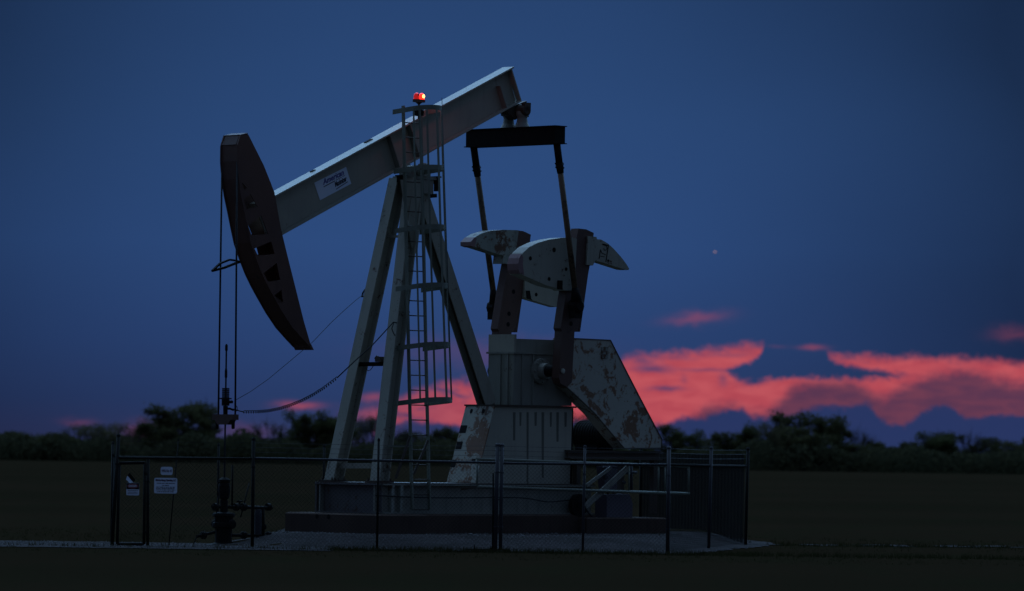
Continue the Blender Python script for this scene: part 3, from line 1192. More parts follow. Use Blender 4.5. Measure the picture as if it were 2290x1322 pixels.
# raised casting marks on the rear weight
m_ = MB()
for (ax, ay, bx, by, w) in ((1361, 547, 1355, 586, .022), (1343, 558, 1340, 579, .018), (1347, 546, 1361, 549, .02), (1350.5, 555, 1351, 559, .012), (1351, 559, 1354, 560, .012), (1354, 560, 1357, 557, .012),
                            (1356, 549, 1358, 557, .012), (1344, 560, 1346, 566, .014), (1346, 566, 1354, 569.5, .014), (1343, 573, 1352, 574.5, .012), (1348, 546.5, 1357, 549, .03)):
    m_.bar(V(ax, ay, 1.104), V(bx, by, 1.104), .006, w)
m_.build('casting_mark', 'black_steel', w2)
w3 = weight([(1053, 549), (1053, 541), (1062, 531), (1075, 523), (1098, 516), (1126, 514), (1160, 515), (1150, 590), (1124, 590), (1126, 572)], -1.10, -.80,
            'cream_rusty', tip=[(1052, 549.5), (1052, 541), (1062, 530.5), (1066, 533), (1062, 553)])
w4 = weight([(1182, 570), (1174, 625), (1173, 664), (1175, 664), (1178, 668), (1243, 687), (1250, 686), (1255, 675), (1252, 655), (1240, 625), (1220, 590)], -.98, -.79,
            'cream_paint', hl=((1199, 659, .042),))
m_ = MB()
p = [V(x, y, -.775) for x, y in ((1176, 650), (1185, 650), (1188, 668), (1191, 672), (1178, 668))]
m_.prism(pz(*p), -.779, -.774)
m_.build('slot', 'black_steel', w4)
# --- belt guard, motor deck, motor
BG = [(1262, 756), (1365, 761), (1394, 818), (1430, 888), (1460, 945), (1480, 983), (1479, 1002), (1396, 1003), (1372, 975), (1330, 925), (1283, 880), (1262, 862)]
bgp = [V(x, y, .64) for x, y in BG]
bgd = MB().prism(pz(*bgp), .30, .64).build('belt_guard', 'guard_paint', PJ)
mb = MB()
n_ = len(bgp)
for i in range(n_):
    p, q_ = bgp[i], bgp[(i + 1) % n_]
    if i in (n_ - 1,):
        continue
    mb.bar(Vector((p.x, .645, p.z)), Vector((q_.x, .645, q_.z)), .014, .02)
mb.build('guard_edge', 'brown_steel', bgd)
m_ = MB()
a_, b_ = V(1345, 776, .645), V(1359, 802, .645)
m_.box((a_.x, .641, a_.z), (b_.x, .66, b_.z))
m_.build('guard_hatch', 'cream_rusty', bgd)
mb = MB()
zd1, zd0 = V(1370, 1008, .6).z, V(1370, 1028, .6).z
ud1 = V(1482, 1015, .6).x
mb.box((ud1, -.6, zd0), (V(1276, 1015, .6).x, .6, zd0 + .03))
mb.box((ud1, -.6, zd1 - .03), (V(1276, 1015, .6).x, .6, zd1))
for s_ in (-.5, .5):
    mb.box((ud1, s_ - .02, zd0 + .03), (V(1276, 1015, .6).x, s_ + .02, zd1 - .03))
mb.build('motor_deck', 'brown_steel', PJ)
mb = MB()
for px in (1290, 1462):
    for s_ in (-.5, .5):
        p = V(px, 1050, .5)
        mb.box((p.x - .06, s_ - .06, Z1 + .02 if px > 1400 else Z2 + .023), (p.x + .06, s_ + .06, zd0)).cut()
mb.build('deck_post', 'brown_steel', PJ)
mo = V(1368, 972, .25)
mb = MB()
mb.lathe((mo.x, 0, mo.z - .02), [(.2, -.72), (.30, -.68), (.31, -.4), (.31, .1), (.28, .16), (.1, .18), (.08, .29)], 'y', 24)
mb.box((mo.x - .25, -.6, zd1 + .001), (mo.x + .25, .05, mo.z - .2))
for k in range(9):
    mb.lathe((mo.x, -.62 + k * .08, mo.z - .02), [(.325, 0), (.325, .02)], 'y', 20)
mb.build('electric_motor', 'black_steel', PJ)
# brake drum low behind the pedestal
bd = V(1268, 1134, .97)
mb = MB()
mb.lathe((V(1285, 1130, .9).x, 0, V(1285, 1130, .9).z), [(.24, .96), (.24, 1.06), (.1, 1.07), (.1, 1.1)], 'y', 20)
mb.build('brake_drum', 'black_steel', PJ)
mb = MB()
p = V(1276, 1010, .45)
mb.box((pB.x - .05, -.3, Z2 + .024), (pB.x - .003, .40, zb - .012))
mb.build('rear_plate', 'black_steel', ped)
# --- crank guard railing
gv_ = 1.42
mb = MB()
ra, rb = V(1066, 1027, gv_), V(1541, 1043, gv_)
rc, rd = V(1066, 1089, gv_), V(1541, 1104, gv_)
mb.tube([ra, rb], .03, 10)
mb.tube([rc, rd], .03, 10)
for px, ex in ((1067, 0), (1303, 0), (1403, 0), (1470, 0), (1485, 0), (1540, 0)):
    t = (px - 1066) / 475
    mb.tube([lerp(ra, rb, t), lerp(rc, rd, t)], .019, 8)
rail = mb.build('crank_guard', 'rail_paint', PJ)
mb = MB()
p0 = V(1309, 1133, 1.3)
mb.bar(V(1309, 1133, 1.36), V(1404, 1046, 1.36), .03, .13).cut()
mb.bar(V(1311, 1086, 1.34), V(1366, 1046, 1.34), .03, .07)
mb.build('guard_brace', 'cream_stained', rail)
mb = MB()
q_ = V(1060, 1058, gv_)
for px, vv in ((1067, gv_), (1303, gv_), (1403, gv_)):
    t = (px - 1066) / 475
    b_ = lerp(rc, rd, t)
    mb.bar(b_, Vector((b_.x, .96, Z2 - .1)), .04, .04, Vector((1, 0, 0))).cut()
mb.build('guard_bracket', 'brown_steel', rail)
# --- ladder and cage
L0, L1 = V(921, 238, .45), V(941, 1140, 1.0)
ld = (L1 - L0).normalized()
Ux = Vector((1, 0, 0))
mb = MB()
for s_ in (-.245, .245):
    mb.bar(L0 + Ux * s_, L1 + Ux * s_, .075, .028)
ladder = mb.build('ladder', 'rail_paint', PJ)
Ltot = (L1 - L0).length
k = 0.0
cnt = 0
while k < Ltot - .02:
    p = L1 - ld * k
    MB().tube([p - Ux * .245, p + Ux * .245], .012, 6).build('rung', 'brown_steel', ladder) if k > -1 else None
    k += .3065
    cnt += 1


def hoop_pts(z_t, sc, n=14, extra=0.0):
    c_ = L0 + ld * z_t
    R_ = .335 * sc
    vc = .40 * sc
    pts = [c_ + Vector((R_, -.22, 0))]
    for i in range(n + 1):
        t = math.pi * i / n
        pts.append(c_ + Vector((R_ * math.cos(t), vc + R_ * math.sin(t), 0)))
    pts.append(c_ + Vector((-R_, -.22, 0)))
    return [Vector((p.x, p.y, p.z + (p.y - c_.y) * .085)) for p in pts]


def zt_for(y):
    return (y - 238) / (1140 - 238) * Ltot


hoops = []
for y_, sc in ((244, 1.0), (378, 1.02), (511, 1.04), (641, 1.07), (773, 1.10), (896, 1.13)):
    hp_ = hoop_pts(zt_for(y_ + 6), sc)
    hoops.append(hp_)
    mb = MB()
    o_ = []
    cc = sum((p for p in hp_), Vector()) / len(hp_)
    vs = []
    for i, p in enumerate(hp_):
        t_ = (hp_[min(i + 1, len(hp_) - 1)] - hp_[max(i - 1, 0)]).normalized()
        n_ = Vector((t_.y, -t_.x, 0)).normalized() * .005
        for zz_ in (-.05, .05):
            for sn in (-1, 1):
                vs.append(p + n_ * sn + Vector((0, 0, zz_)))
    fs = []
    for i in range(len(hp_) - 1):
        a = i * 4
        b = a + 4
        fs += [(a, b, b + 1, a + 1), (a + 2, a + 3, b + 3, b + 2), (a, a + 2, b + 2, b), (a + 1, b + 1, b + 3, a + 3)]
    mb.add(vs, fs)
    mb.build('cage_hoop', 'rail_paint', ladder)
for idx in (1, 3, 5, 8, 11, 13, 15):
    mb = MB()
    for h0, h1 in zip(hoops, hoops[1:]):
        mb.bar(h0[idx], h1[idx], .042, .012, (h0[idx + 1] - h0[idx - 1]).normalized() if idx < 16 else Ux)
    mb.build('cage_bar', 'rail_paint', ladder)
mb = MB().tube([hoops[0][9] + Vector((-.02, .06, .2)), hoops[-1][9] + Vector((-.02, .06, 0))], .007, 6)
mb.build('safety_cable', 'cable_steel', ladder)
# ladder stand-offs
mb = MB()
for y_ in (505, 700, 1000):
    c_ = L0 + ld * zt_for(y_)
    tl = at_y(b0, b1, 402, 1081, y_)
    mb.bar(c_ + Ux * .2, Vector((tl.x, tl.y + .1, c_.z)), .03, .03, Ux).cut()
mb.build('ladder_bracket', 'rail_paint', ladder)
mb = MB()
mb.bar(V(917, 975, .95), V(885, 1070, .95), .03, .05).cut()
mb.bar(V(957, 985, .95), V(925, 1060, .95), .03, .05)
mb.build('ladder_strut', 'brown_steel', ladder)

# ------------------------------------------------------------------ red beacon on the cage
bc = V(937, 222, .62)
BCN = thing('warning_beacon', 'small twin red warning lamp glowing on top of the ladder cage, right lens lit', 'warning light', mat=MM @ Matrix.Translation(bc) @ Matrix.Scale(.86, 4))
mb = MB()
mb.box((-.15, -.06, -.075), (.15, .06, -.005))
mb.lathe((0, 0, -.075), [(.09, 0), (.05, -.03), (.025, -.05), (.025, -.40)], n=12)
mb.build('lamp_base', 'brown_steel', BCN)
mb = MB()
mb.box((-.09, -.08, -.4), (.09, .08, -.26))
mb.build('terminal_box', 'black_steel', BCN)
for s_, mt in ((.085, 'beacon_dim'), (-.085, 'beacon_lit')):
    mb = MB()
    R_ = .068
    mb.lathe((s_, 0, 0), [(R_ + .008, -.004), (R_ + .008, .015), (R_, .02), (R_, .075), (R_ * .9, .11), (R_ * .65, .135), (R_ * .3, .148), (.004, .152)], n=20)
    ln = mb.build('lens', mt, BCN)
    if s_ < 0:
        ln['label'] = 'lit red lens'
        mb = MB()
        mb.lathe((s_, R_ + .001, .072), [(.002, 0.012), (.03, .010), (.044, 0)], 'y', 16)
        mb.build('bulb_glow', 'beacon_core', ln)
    else:
        ln['label'] = 'dim red lens'
        mb = MB()
        mb.lathe((s_, R_ + .001, .10), [(.002, .01), (.02, .008), (.026, 0)], 'y', 12)
        mb.build('lens_shade', 'dark_red_paint', ln)
pl = bpy.data.lights.new('beacon_light', 'POINT')
pl.energy = 4
pl.color = (1, .08, .05)
pl.shadow_soft_size = .08
plo = bpy.data.objects.new('beacon_light', pl)
COL.objects.link(plo)
plo.parent = BCN
plo.location = (-.085, .0, .32)

# ------------------------------------------------------------------ concrete blocks, wellhead, controls
ZG = .25


def mblock(label, u0_, u1_, v0_, v1_, z0_, z1_, mat='concrete'):
    m = MB()
    cx, cy = (u0_ + u1_) / 2, (v0_ + v1_) / 2
    a, b, h = abs(u1_ - u0_) / 2, abs(v1_ - v0_) / 2, z1_ - z0_
    bv = .03
    vs = []
    for (zz_, ins) in ((0, 0), (h - bv, 0), (h, bv)):
        for i, j in ((-1, -1), (1, -1), (1, 1), (-1, 1)):
            vs.append((i * (a - ins), j * (b - ins), zz_))
    fs = [(0, 3, 2, 1), (8, 9, 10, 11)]
    for L in (0, 4):
        for i in range(4):
            fs.append((L + i, L + (i + 1) % 4, L + 4 + (i + 1) % 4, L + 4 + i))
    m.add(vs, fs)
    o = m.build('concrete_block', mat)
    o.matrix_world = MM @ Matrix.Translation((cx, cy, z0_))
    return tag(o, label, 'concrete block', 'concrete blocks under the pumpjack')


cb = mblock('wide brown concrete block under the front of the pumpjack base', .90, 2.2, -1.42, 1.42, ZG - .2, Z1 - .004)
mb = MB()
for x_ in (-.45, -.1):
    mb.lathe((.651, x_, .33 + .2), [(.05, .0), (.05, .003)], 'x', 12).cut()
mb.build('lifting_hole', 'black_steel', cb)
mblock('long low concrete block under the middle of the pumpjack base', -4.4, .88, -1.05, 1.05, ZG - .2, Z1 - .004)
mblock('rear concrete block below the control cabinet', V(1490, 1180, 1.3).x, V(1312, 1180, 1.3).x, -1.0, 1.3, ZG - .2, Z1 - .06)

# wellhead
wz = lambda y_: V(506, y_, 0).z
ww = MM @ Vector((uR, 0, 0))
WH = thing('wellhead', 'dark wellhead with stuffing box and side valves under the hanging carrier bar', 'wellhead', mat=MM @ Matrix.Translation((uR, 0, 0)))
mb = MB()
mb.lathe((0, 0, 0), [(.45, -.02), (.3, .03), (.17, .06), (.17, wz(1180)), (.23, wz(1178)), (.23, wz(1170)), (.19, wz(1168)), (.19, wz(1156)), (.23, wz(1154)), (.22, wz(1148)), (.08, wz(1145)), (.075, wz(1118))], n=18)
mb.build('casing_head', 'black_steel', WH)
mb = MB()
mb.lathe((0, 0, 0), [(.05, wz(1118)), (.10, wz(1114)), (.12, wz(1100)), (.12, wz(1086)), (.10, wz(1080)), (.12, wz(1078)), (.12, wz(1073)), (.05, wz(1068))], n=16)
mb.build('stuffing_box', 'black_steel', WH)
mb = MB()
zz0 = wz(1133)
xd = Vector((-sa, -ca, 0))


def wl(px, py, off=0.0):
    p = V(px, py, off)
    return Vector((p.x - uR, off, p.z))


mb.tube([wl(474, 1133), wl(608, 1136)], .035, 10)
for px in (482, 528, 545, 600):
    mb.lathe(wl(px, 1134), [(.075, -.04), (.075, .04)], 'x', 12)
mb.tube([wl(536, 1134), wl(536, 1122)], .02, 8)
mb.tube([wl(530, 1121), wl(542, 1121)], .015, 8)
mb.build('flow_line', 'black_steel', WH)
mb = MB()
mb.tube([wl(588, 1136), wl(588, 1196)], .035, 10)
mb.lathe(wl(588, 1178), [(.065, -.05), (.08, 0), (.065, .05)], 'z', 12)
mb.tube([wl(500, 1197), wl(590, 1198), wl(700, 1196)], .03, 8)
for px in (455, 545, 600, 640):
    mb.lathe(wl(px, 1197), [(.06, -.05), (.08, -.03), (.08, .03), (.06, .05)], 'x', 10)
mb.tube([wl(440, 1200), wl(480, 1190)], .03, 8)
mb.build('riser_pipe', 'black_steel', WH)
mb = MB()
mb.tube([wl(488, 1110), wl(484, 1150), wl(482, 1172), wl(487, 1190)], .012, 6).cut()
mb.tube([wl(558, 1080), wl(538, 1157)], .014, 6).cut()
mb.tube([wl(520, 1040), wl(519, 1133)], .02, 6).cut()
mb.tube([wl(433, 1216), wl(440, 1200), wl(455, 1192)], .012, 6)
mb.build('hose', 'black_steel', WH)
mb = MB()
for s_ in (-1, 1):
    mb.lathe(Vector((.0, s_ * .25, wz(1172))), [(.05, -.04), (.09, -.03), (.09, .03), (.05, .04)], 'y', 12).cut()
mb.build('casing_valve', 'black_steel', WH)
mb = MB()
a_, b_ = wl(571, 1139, .1), wl(583, 1195, .1)
mb.lathe(((a_.x + b_.x) / 2, .1, b_.z), [(.075, 0), (.075, .4), (.06, .5)], n=12)
tk = mb.build('chemical_pot', 'galvanised', WH)

# polished rod with clamps
PR = thing('polished_rod', 'thin dark vertical rod with stacked clamps above the carrier bar', 'pump rod', mat=MM @ Matrix.Translation((uR, 0, 0)))
zr = wz
MB().lathe((0, 0, 0), [(.017, zr(1075)), (.017, zr(769.5))], n=8).build('rod', 'cable_steel', PR)
mb = MB()
mb.lathe((0, 0, 0), [(.02, zr(785)), (.028, zr(783)), (.028, zr(773)), (.02, zr(771))], n=10).cut()
mb.lathe((0, 0, 0), [(.018, zr(846)), (.027, zr(843)), (.027, zr(830)), (.018, zr(824))], n=10)
mb.build('coupling', 'black_steel', PR)
mb = MB()
for y_ in range(868, 890, 4):
    mb.box((-.05, -.055, zr(y_ + 3.5)), (.05, .055, zr(y_)))
mb.build('rod_clamp', 'black_steel', PR)
mb = MB()
mb.box((-.085, -.085, zr(893)), (.085, .085, zr(890)))
mb.lathe((0, 0, 0), [(.08, zr(907.5)), (.08, zr(893.2))], n=14)
mb.lathe((0, 0, 0), [(.045, zr(928)), (.05, zr(908))], n=12)
mb.tube([(0, .07, zr(899)), (0, .2, zr(899))], .03, 8)
mb.tube([(0, .05, zr(914)), (0, .14, zr(914)), (0, .24, zr(917))], .022, 8)
mb.build('load_cell', 'black_steel', PR)

# signal wires between carrier and the post
pw = [(816, 656), (795, 672), (770, 694), (740, 722), (700, 764), (660, 798), (600, 848), (560, 876), (525, 896)]
vv0, vv1 = -.8, .1
mb = MB()
n_ = len(pw)
pts = [V(x, y, vv0 + (vv1 - vv0) * (i / (n_ - 1))) for i, (x, y) in enumerate(pw)]
mb.tube(pts, .0065, 6)
lp = [V(x, y, -.8) for x, y in ((824, 649), (816, 648), (811, 656), (809, 663), (822, 661))]
mb.tube(lp, .02, 6)
o = mb.build('signal_wire', 'cable_steel')
o.matrix_world = MM
tag(o, 'thin straight wire running from the far post leg down to the rod clamps', 'wire')
cw = [(887, 722), (880, 720.5), (829, 776), (795, 806), (754, 845)]
coil = [(754, 845), (725, 867), (700, 883), (675, 896), (650, 906), (625, 914), (600, 919), (575, 921), (544, 921)]
n_ = len(cw) + len(coil)
mb = MB()


def vof(px):
    return .55 + (.12 - .55) * (887 - px) / (887 - 525)


mb.tube([V(x, y, vof(x)) for x, y in cw], .013, 6)
mb.tube([V(881, 722, .56), V(876, 735, .56), V(880, 745, .56), V(884, 752, .56)], .01, 6)
cp = [V(x, y, vof(x)) for x, y in coil]
fine = []
for a_, b_ in zip(cp, cp[1:]):
    for i in range(10):
        fine.append(lerp(a_, b_, i / 10))
fine.append(cp[-1])
hel = []
turns = 46
N = turns * 8
for i in range(N + 1):
    t = i / N * (len(fine) - 1)
    k = min(int(t), len(fine) - 2)
    p = lerp(fine[k], fine[k + 1], t - k)
    ph = 2 * math.pi * i / 8
    hel.append(p + Vector((0, math.cos(ph) * .028, math.sin(ph) * .028)))
mb.tube(hel, .0085, 5)
mb.tube([V(544, 921, .14), V(535, 919, .13), V(522, 915, .12)], .012, 6)
mb.tube([V(524, 903, .12), V(530, 910, .12), V(531, 918, .12), V(526, 921, .12)], .008, 6)
o = mb.build('coiled_cable', 'cable_steel')
o.matrix_world = MM
tag(o, 'coiled black cable sagging from the near post leg to the carrier bar', 'cable')

# control cabinet behind the railing
cc = V(1386, 1162, .9)
CC = thing('control_cabinet', 'blue grey metal control cabinet standing on the rear concrete block', 'control cabinet', mat=MM @ Matrix.Translation((cc.x, .95, Z1 - .06)))


def cl(px, py, v_):
    p = V(px, py, v_)
    return Vector((p.x - cc.x, v_ - .95, p.z - (Z1 - .06)))


cab = [cl(1357, 1106, 1.2), cl(1408, 1105, 1.2), cl(1415, 1125, 1.2), cl(1414, 1159, 1.2), cl(1357, 1158, 1.2)]
mb = MB().prism(pz(*cab), -.1, .25)
mb.build('cabinet_body', 'panel_blue', CC)
mb = MB()
for px in (1364, 1408):
    p = cl(px, 1160, 1.1)
    mb.box((p.x - .03, -.08, .0), (p.x + .03, .2, p.z + .06)).cut()
    p2 = cl(1365 if px < 1400 else 1378, 1106, 1.1)
    mb.box((p2.x - .02, .05, p2.z - .02), (p2.x + .02, .1, p2.z + .2)).cut()
mb.build('stand', 'brown_steel', CC)
up_ = [cl(1352, 1043, 1.2), cl(1384, 1042, 1.2), cl(1384, 1094, 1.2), cl(1358, 1096, 1.2)]
mb = MB().prism(pz(*up_), .0, .2)
mb.build('switch_box', 'panel_blue', CC)
mb = MB()
for (px, py, r) in ((1352, 1060, .05), (1354, 1068, .045), (1350, 1047, .03), (1395, 1079, .035)):
    p = cl(px, py, 1.22)
    mb.lathe(p, [(r, -.02), (r, .03)], 'y', 12).cut()
a_, b_ = cl(1370, 1044, 1.22), cl(1383, 1048, 1.22)
mb.box((a_.x, a_.y, a_.z), (b_.x, b_.y + .02, b_.z)).cut()
mb.tube([cl(1412, 1042, 1.1), cl(1412, 1096, 1.1)], .03, 8)
mb.tube([cl(1400, 1058, 1.1), cl(1424, 1056, 1.1)], .03, 8)
mb.build('meter', 'galvanised', CC)
# hose by the cabinet
mb = MB()
mb.tube([V(1311, 1140, 1.2), V(1318, 1150, 1.2), V(1330, 1160, 1.2), V(1350, 1166, 1.2), V(1362, 1167, 1.2)], .018, 8)
o = mb.build('cable_loop', 'cable_steel')
o.matrix_world = MM
tag(o, 'black cable loop curving down beside the control cabinet', 'cable')

# ------------------------------------------------------------------ fence
FY = 104.5


def chain(p0, p1, z0, z1, pitch=.056, r=.0022, parent=None):
    """chain-link mesh: crossing wires clipped to the panel"""
    p0, p1 = Vector(p0), Vector(p1)
    L = Vector((p1.x - p0.x, p1.y - p0.y, 0)).length
    H = z1 - z0
    d = (p1 - p0)
    d.z = 0
    d.normalize()
    nrm = Vector((d.y, -d.x, 0))
    m = MB()
    step = pitch * math.sqrt(2)
    for sg_ in (1, -1):
        k = -H
        while k < L:
            xa, ya = k, 0
            xb, yb = k + H, H
            if xa < 0:
                ya = -xa
                xa = 0
            if xb > L:
                yb -= xb - L
                xb = L
            if xb - xa > .02:
                if sg_ > 0:
                    A_, B_ = p0 + d * xa, p0 + d * xb
                else:
                    A_, B_ = p0 + d * (L - xa), p0 + d * (L - xb)
                A_ = Vector((A_.x, A_.y, z0 + ya)) + nrm * (.003 * sg_)
                B_ = Vector((B_.x, B_.y, z0 + yb)) + nrm * (.003 * sg_)
                m.tube([A_, B_], r, 3, caps=False)
            k += step
    return m.build('wire_mesh', 'mesh_wire', parent)


def bwires(m, A_, B_, zs_, r=.0028):
    for z_ in zs_:
        n_ = max(2, int((B_ - A_).length / .5))
        pts = []
        for i in range(n_ + 1):
            p = lerp(A_, B_, i / n_)
            pts.append(Vector((p.x, p.y, z_ - .012 * math.sin(math.pi * i / n_))))
        m.tube(pts, r, 4, caps=False)
        k = int((B_ - A_).length / .13)
        for i in range(k):
            p = lerp(A_, B_, (i + .5) / k)
            a = random.uniform(0, 3)
            dv = Vector((math.cos(a) * .5, 0, math.sin(a))) * .018
            c_ = Vector((p.x, p.y, z_ - .012 * math.sin(math.pi * (i + .5) / k)))
            m.tube([c_ - dv, c_ + dv], .0016, 3, caps=False)


def WX(px, Y=FY, py=1130):
    return W(px, py, Y).x


zrail = W(700, 1024, FY).z
zwires = [W(1110, y_, FY).z for y_ in (1019, 1008, 998)]


def post(parent, px_b, px_t, y_t, Y=FY, r=.032, mat='galvanised', name='post'):
    b_ = W(px_b, 1228, Y)
    t_ = W(px_t, y_t, Y)
    b_ = Vector((b_.x, Y, gh(b_.x, Y) - .05))
    m = MB()
    m.tube([b_, t_], r, 10)
    m.lathe(t_, [(r * 1.15, -.01), (r * 1.15, .02), (r * .5, .045)], n=10)
    for k in range(3):
        q_ = lerp(b_, t_, .25 + .25 * k)
        m.lathe(q_, [(r * 1.25, -.012), (r * 1.25, .012)], n=10)
    return m.build(name, mat, parent)


def rail_tube(parent, A_, B_, r=.024, mat='galvanised'):
    m = MB()
    m.tube([A_, B_], r, 8)
    # tie wires
    k = int((B_ - A_).length / .12)
    for i in range(k):
        c_ = lerp(A_, B_, (i + .5) / k)
        d_ = (B_ - A_).normalized() * .008
        m.tube([c_ - d_, c_ + d_], r * 1.22, 6)
    return m.build('top_rail', mat, parent)


def wp(px, y_, Y=FY):
    return W(px, y_, Y)


# left run: corner post, gate posts, sign post
FA = thing('chain_link_fence', 'left front run of chain link fence carrying the white signs, with barbed wire on top', 'fence', loc=(0, 0, 0))
post(FA, 250, 265, 975, r=.036, mat='galvanised_dark')
post(FA, 330, 331, 1026, r=.03, mat='galvanised_dark')
post(FA, 377, 399, 985, r=.011, mat='galvanised_dark')
post(FA, 564, 567, 983, r=.034, mat='galvanised_dark')
rail_tube(FA, wp(262, 1024), wp(566, 1026), mat='galvanised_dark')
chain(Vector((WX(333), FY, 0)), Vector((WX(562), FY, 0)), .04, zrail, parent=FA)
m_ = MB()
bwires(m_, Vector((WX(264, py=1000), FY, 0)), Vector((WX(567, py=1000), FY, 0)), zwires)
m_.build('barbed_wire', 'galvanised_dark', FA)
# gate
GT = thing('walk_gate', 'narrow pedestrian gate of pipe and mesh with the danger sign at the left fence end', 'gate', loc=(0, 0, 0))
m_ = MB()
gp = [wp(267, 1036), wp(324, 1035), wp(322, 1217), wp(262, 1217)]
for i in range(4):
    m_.tube([gp[i], gp[(i + 1) % 4]], .03, 8)
m_.build('gate_frame', 'galvanised_dark', GT)
chain(Vector((gp[3].x + .03, FY, 0)), Vector((gp[2].x - .0, FY, 0)), gp[3].z, gp[1].z, parent=GT)
m_ = MB()
for y_ in (1060, 1190):
    m_.box(wp(322, y_ + 3) + Vector((0, -.03, 0)), wp(330, y_ - 3) + Vector((0, .03, 0))).cut()
m_.build('hinge', 'galvanised_dark', GT)
# middle run
FB = thing('chain_link_fence', 'middle front run of chain link fence between the left posts and the double gate post', 'fence', loc=(0, 0, 0))
post(FB, 843, 847, 985, r=.024, mat='galvanised_dark')
post(FB, 1107, 1113, 996, r=.042)
rail_tube(FB, wp(569, 1025), wp(1108, 1035))
chain(Vector((WX(567), FY, 0)), Vector((WX(1105), FY, 0)), .04, zrail, parent=FB)
m_ = MB()
bwires(m_, Vector((WX(569, py=1000), FY, 0)), Vector((WX(1110, py=1000), FY, 0)), zwires)
m_.build('barbed_wire', 'galvanised', FB)
m_ = MB()
for y_ in (999, 1008, 1019):
    m_.tube([wp(1106, y_), wp(1128, y_)], .008, 6)
m_.tube([wp(1103, 1058), wp(1102, 1225)], .018, 8)
m_.build('drop_rod', 'galvanised_dark', FB)
# right run
FCN = thing('chain_link_fence', 'right front run of chain link fence from the double post to the thick corner post', 'fence', loc=(0, 0, 0))
post(FCN, 1119, 1123, 997, r=.036)
post(FCN, 1303, 1308, 1000, r=.026)
post(FCN, 1493, 1496, 1003, r=.038)
rail_tube(FCN, wp(1124, 1036), wp(1494, 1040))
chain(Vector((WX(1122), FY, 0)), Vector((WX(1494), FY, 0)), .04, zrail, parent=FCN)
m_ = MB()
bwires(m_, Vector((WX(1122, py=1000), FY, 0)), Vector((WX(1495, py=1000), FY, 0)), zwires)
m_.build('barbed_wire', 'galvanised', FCN)
# side run going back on the right
YB = 114.5
FD = thing('chain_link_fence', 'right side run of chain link fence going back from the thick corner post', 'fence', loc=(0, 0, 0))
pm0 = Vector((WX(1496), FY, 0))
pm2 = Vector((W(1668, 1130, YB).x, YB, 0))
pm1 = lerp(pm0, pm2, .5)


def gpost(parent, p, ztop_, r=.032, mat='galvanised', lean=0.0):
    m = MB()
    z_ = gh(p.x, p.y)
    m.tube([Vector((p.x, p.y, z_ - .05)), Vector((p.x + lean, p.y, ztop_))], r, 10)
    m.lathe((p.x + lean, p.y, ztop_), [(r * 1.15, -.01), (r * 1.15, .02), (r * .5, .045)], n=10)
    return m.build('post', mat, parent)


zr2 = W(1668, 1042, YB).z
gpost(FD, pm1, zwires[2] + .02, .034, lean=.03)
gpost(FD, pm2, zwires[2] + .02, .036, mat='galvanised_dark', lean=.03)
rail_tube(FD, Vector((pm0.x, pm0.y, W(1494, 1040, FY).z)), Vector((pm2.x, pm2.y, zr2)), mat='galvanised_dark')
chain(pm0, pm2, .05, zr2, r=.0016, parent=FD)
FH = thing('chain_link_fence', 'dense dark slatted rear corner run of fence seen behind the right railing end', 'fence', loc=(0, 0, 0))
pm3 = Vector((W(1432, 1130, 121).x, 121, 0))
gpost(FH, pm3, zwires[2], .03, mat='galvanised_dark')
rail_tube(FH, Vector((pm2.x - .04, pm2.y + .06, zr2)), Vector((pm3.x, pm3.y, zr2)), mat='galvanised_dark')
chain(pm2 + Vector((-.04, .06, 0)), pm3, .05, zr2, r=.0012, parent=FH)
m_ = MB()
n_ = 96
for i in range(n_):
    p = lerp(pm2 + Vector((-.04, .08, 0)), pm3 + Vector((0, .02, 0)), (i + .5) / n_)
    z0_ = gh(p.x, p.y) + .05
    dd = (pm3 - pm2).normalized()
    m_.bar(Vector((p.x, p.y, z0_)), Vector((p.x, p.y, zr2 + .24)), .055 if i % 3 else .03, .004, dd)
m_.build('privacy_slat', 'slat_dark', FH)
m_ = MB()
bwires(m_, pm0, pm2, zwires)
m_.build('barbed_wire', 'galvanised', FD)
# back runs
FE = thing('chain_link_fence', 'rear run of chain link fence behind the pumpjack base', 'fence', loc=(0, 0, 0))
q0 = Vector((-8.93, 119.5, 0))
q1_ = pm3 + Vector((-.08, .02, 0))
for i in range(5):
    gpost(FE, lerp(q0, q1_, i / 5), zwires[2] - .05, .026, mat='galvanised_dark')
rail_tube(FE, Vector((q0.x, q0.y, zr2)), Vector((q1_.x, q1_.y, zr2)), mat='galvanised_dark', r=.02)
chain(q0, q1_, .05, zr2, pitch=.08, parent=FE)
FG = thing('chain_link_fence', 'left side run of chain link fence going back from the gate', 'fence', loc=(0, 0, 0))
q2_ = Vector((WX(250), FY + .1, 0))
for i in (1, 2, 3):
    gpost(FG, lerp(q2_, q0, i / 3.4), zwires[2] - .05, .024, mat='galvanised_dark')
rail_tube(FG, Vector((q2_.x, q2_.y, zrail)), Vector((q0.x + .05, q0.y, zr2)), mat='galvanised_dark', r=.02)
chain(q2_, q0 + Vector((.05, 0, 0)), .05, zr2, pitch=.08, parent=FG)

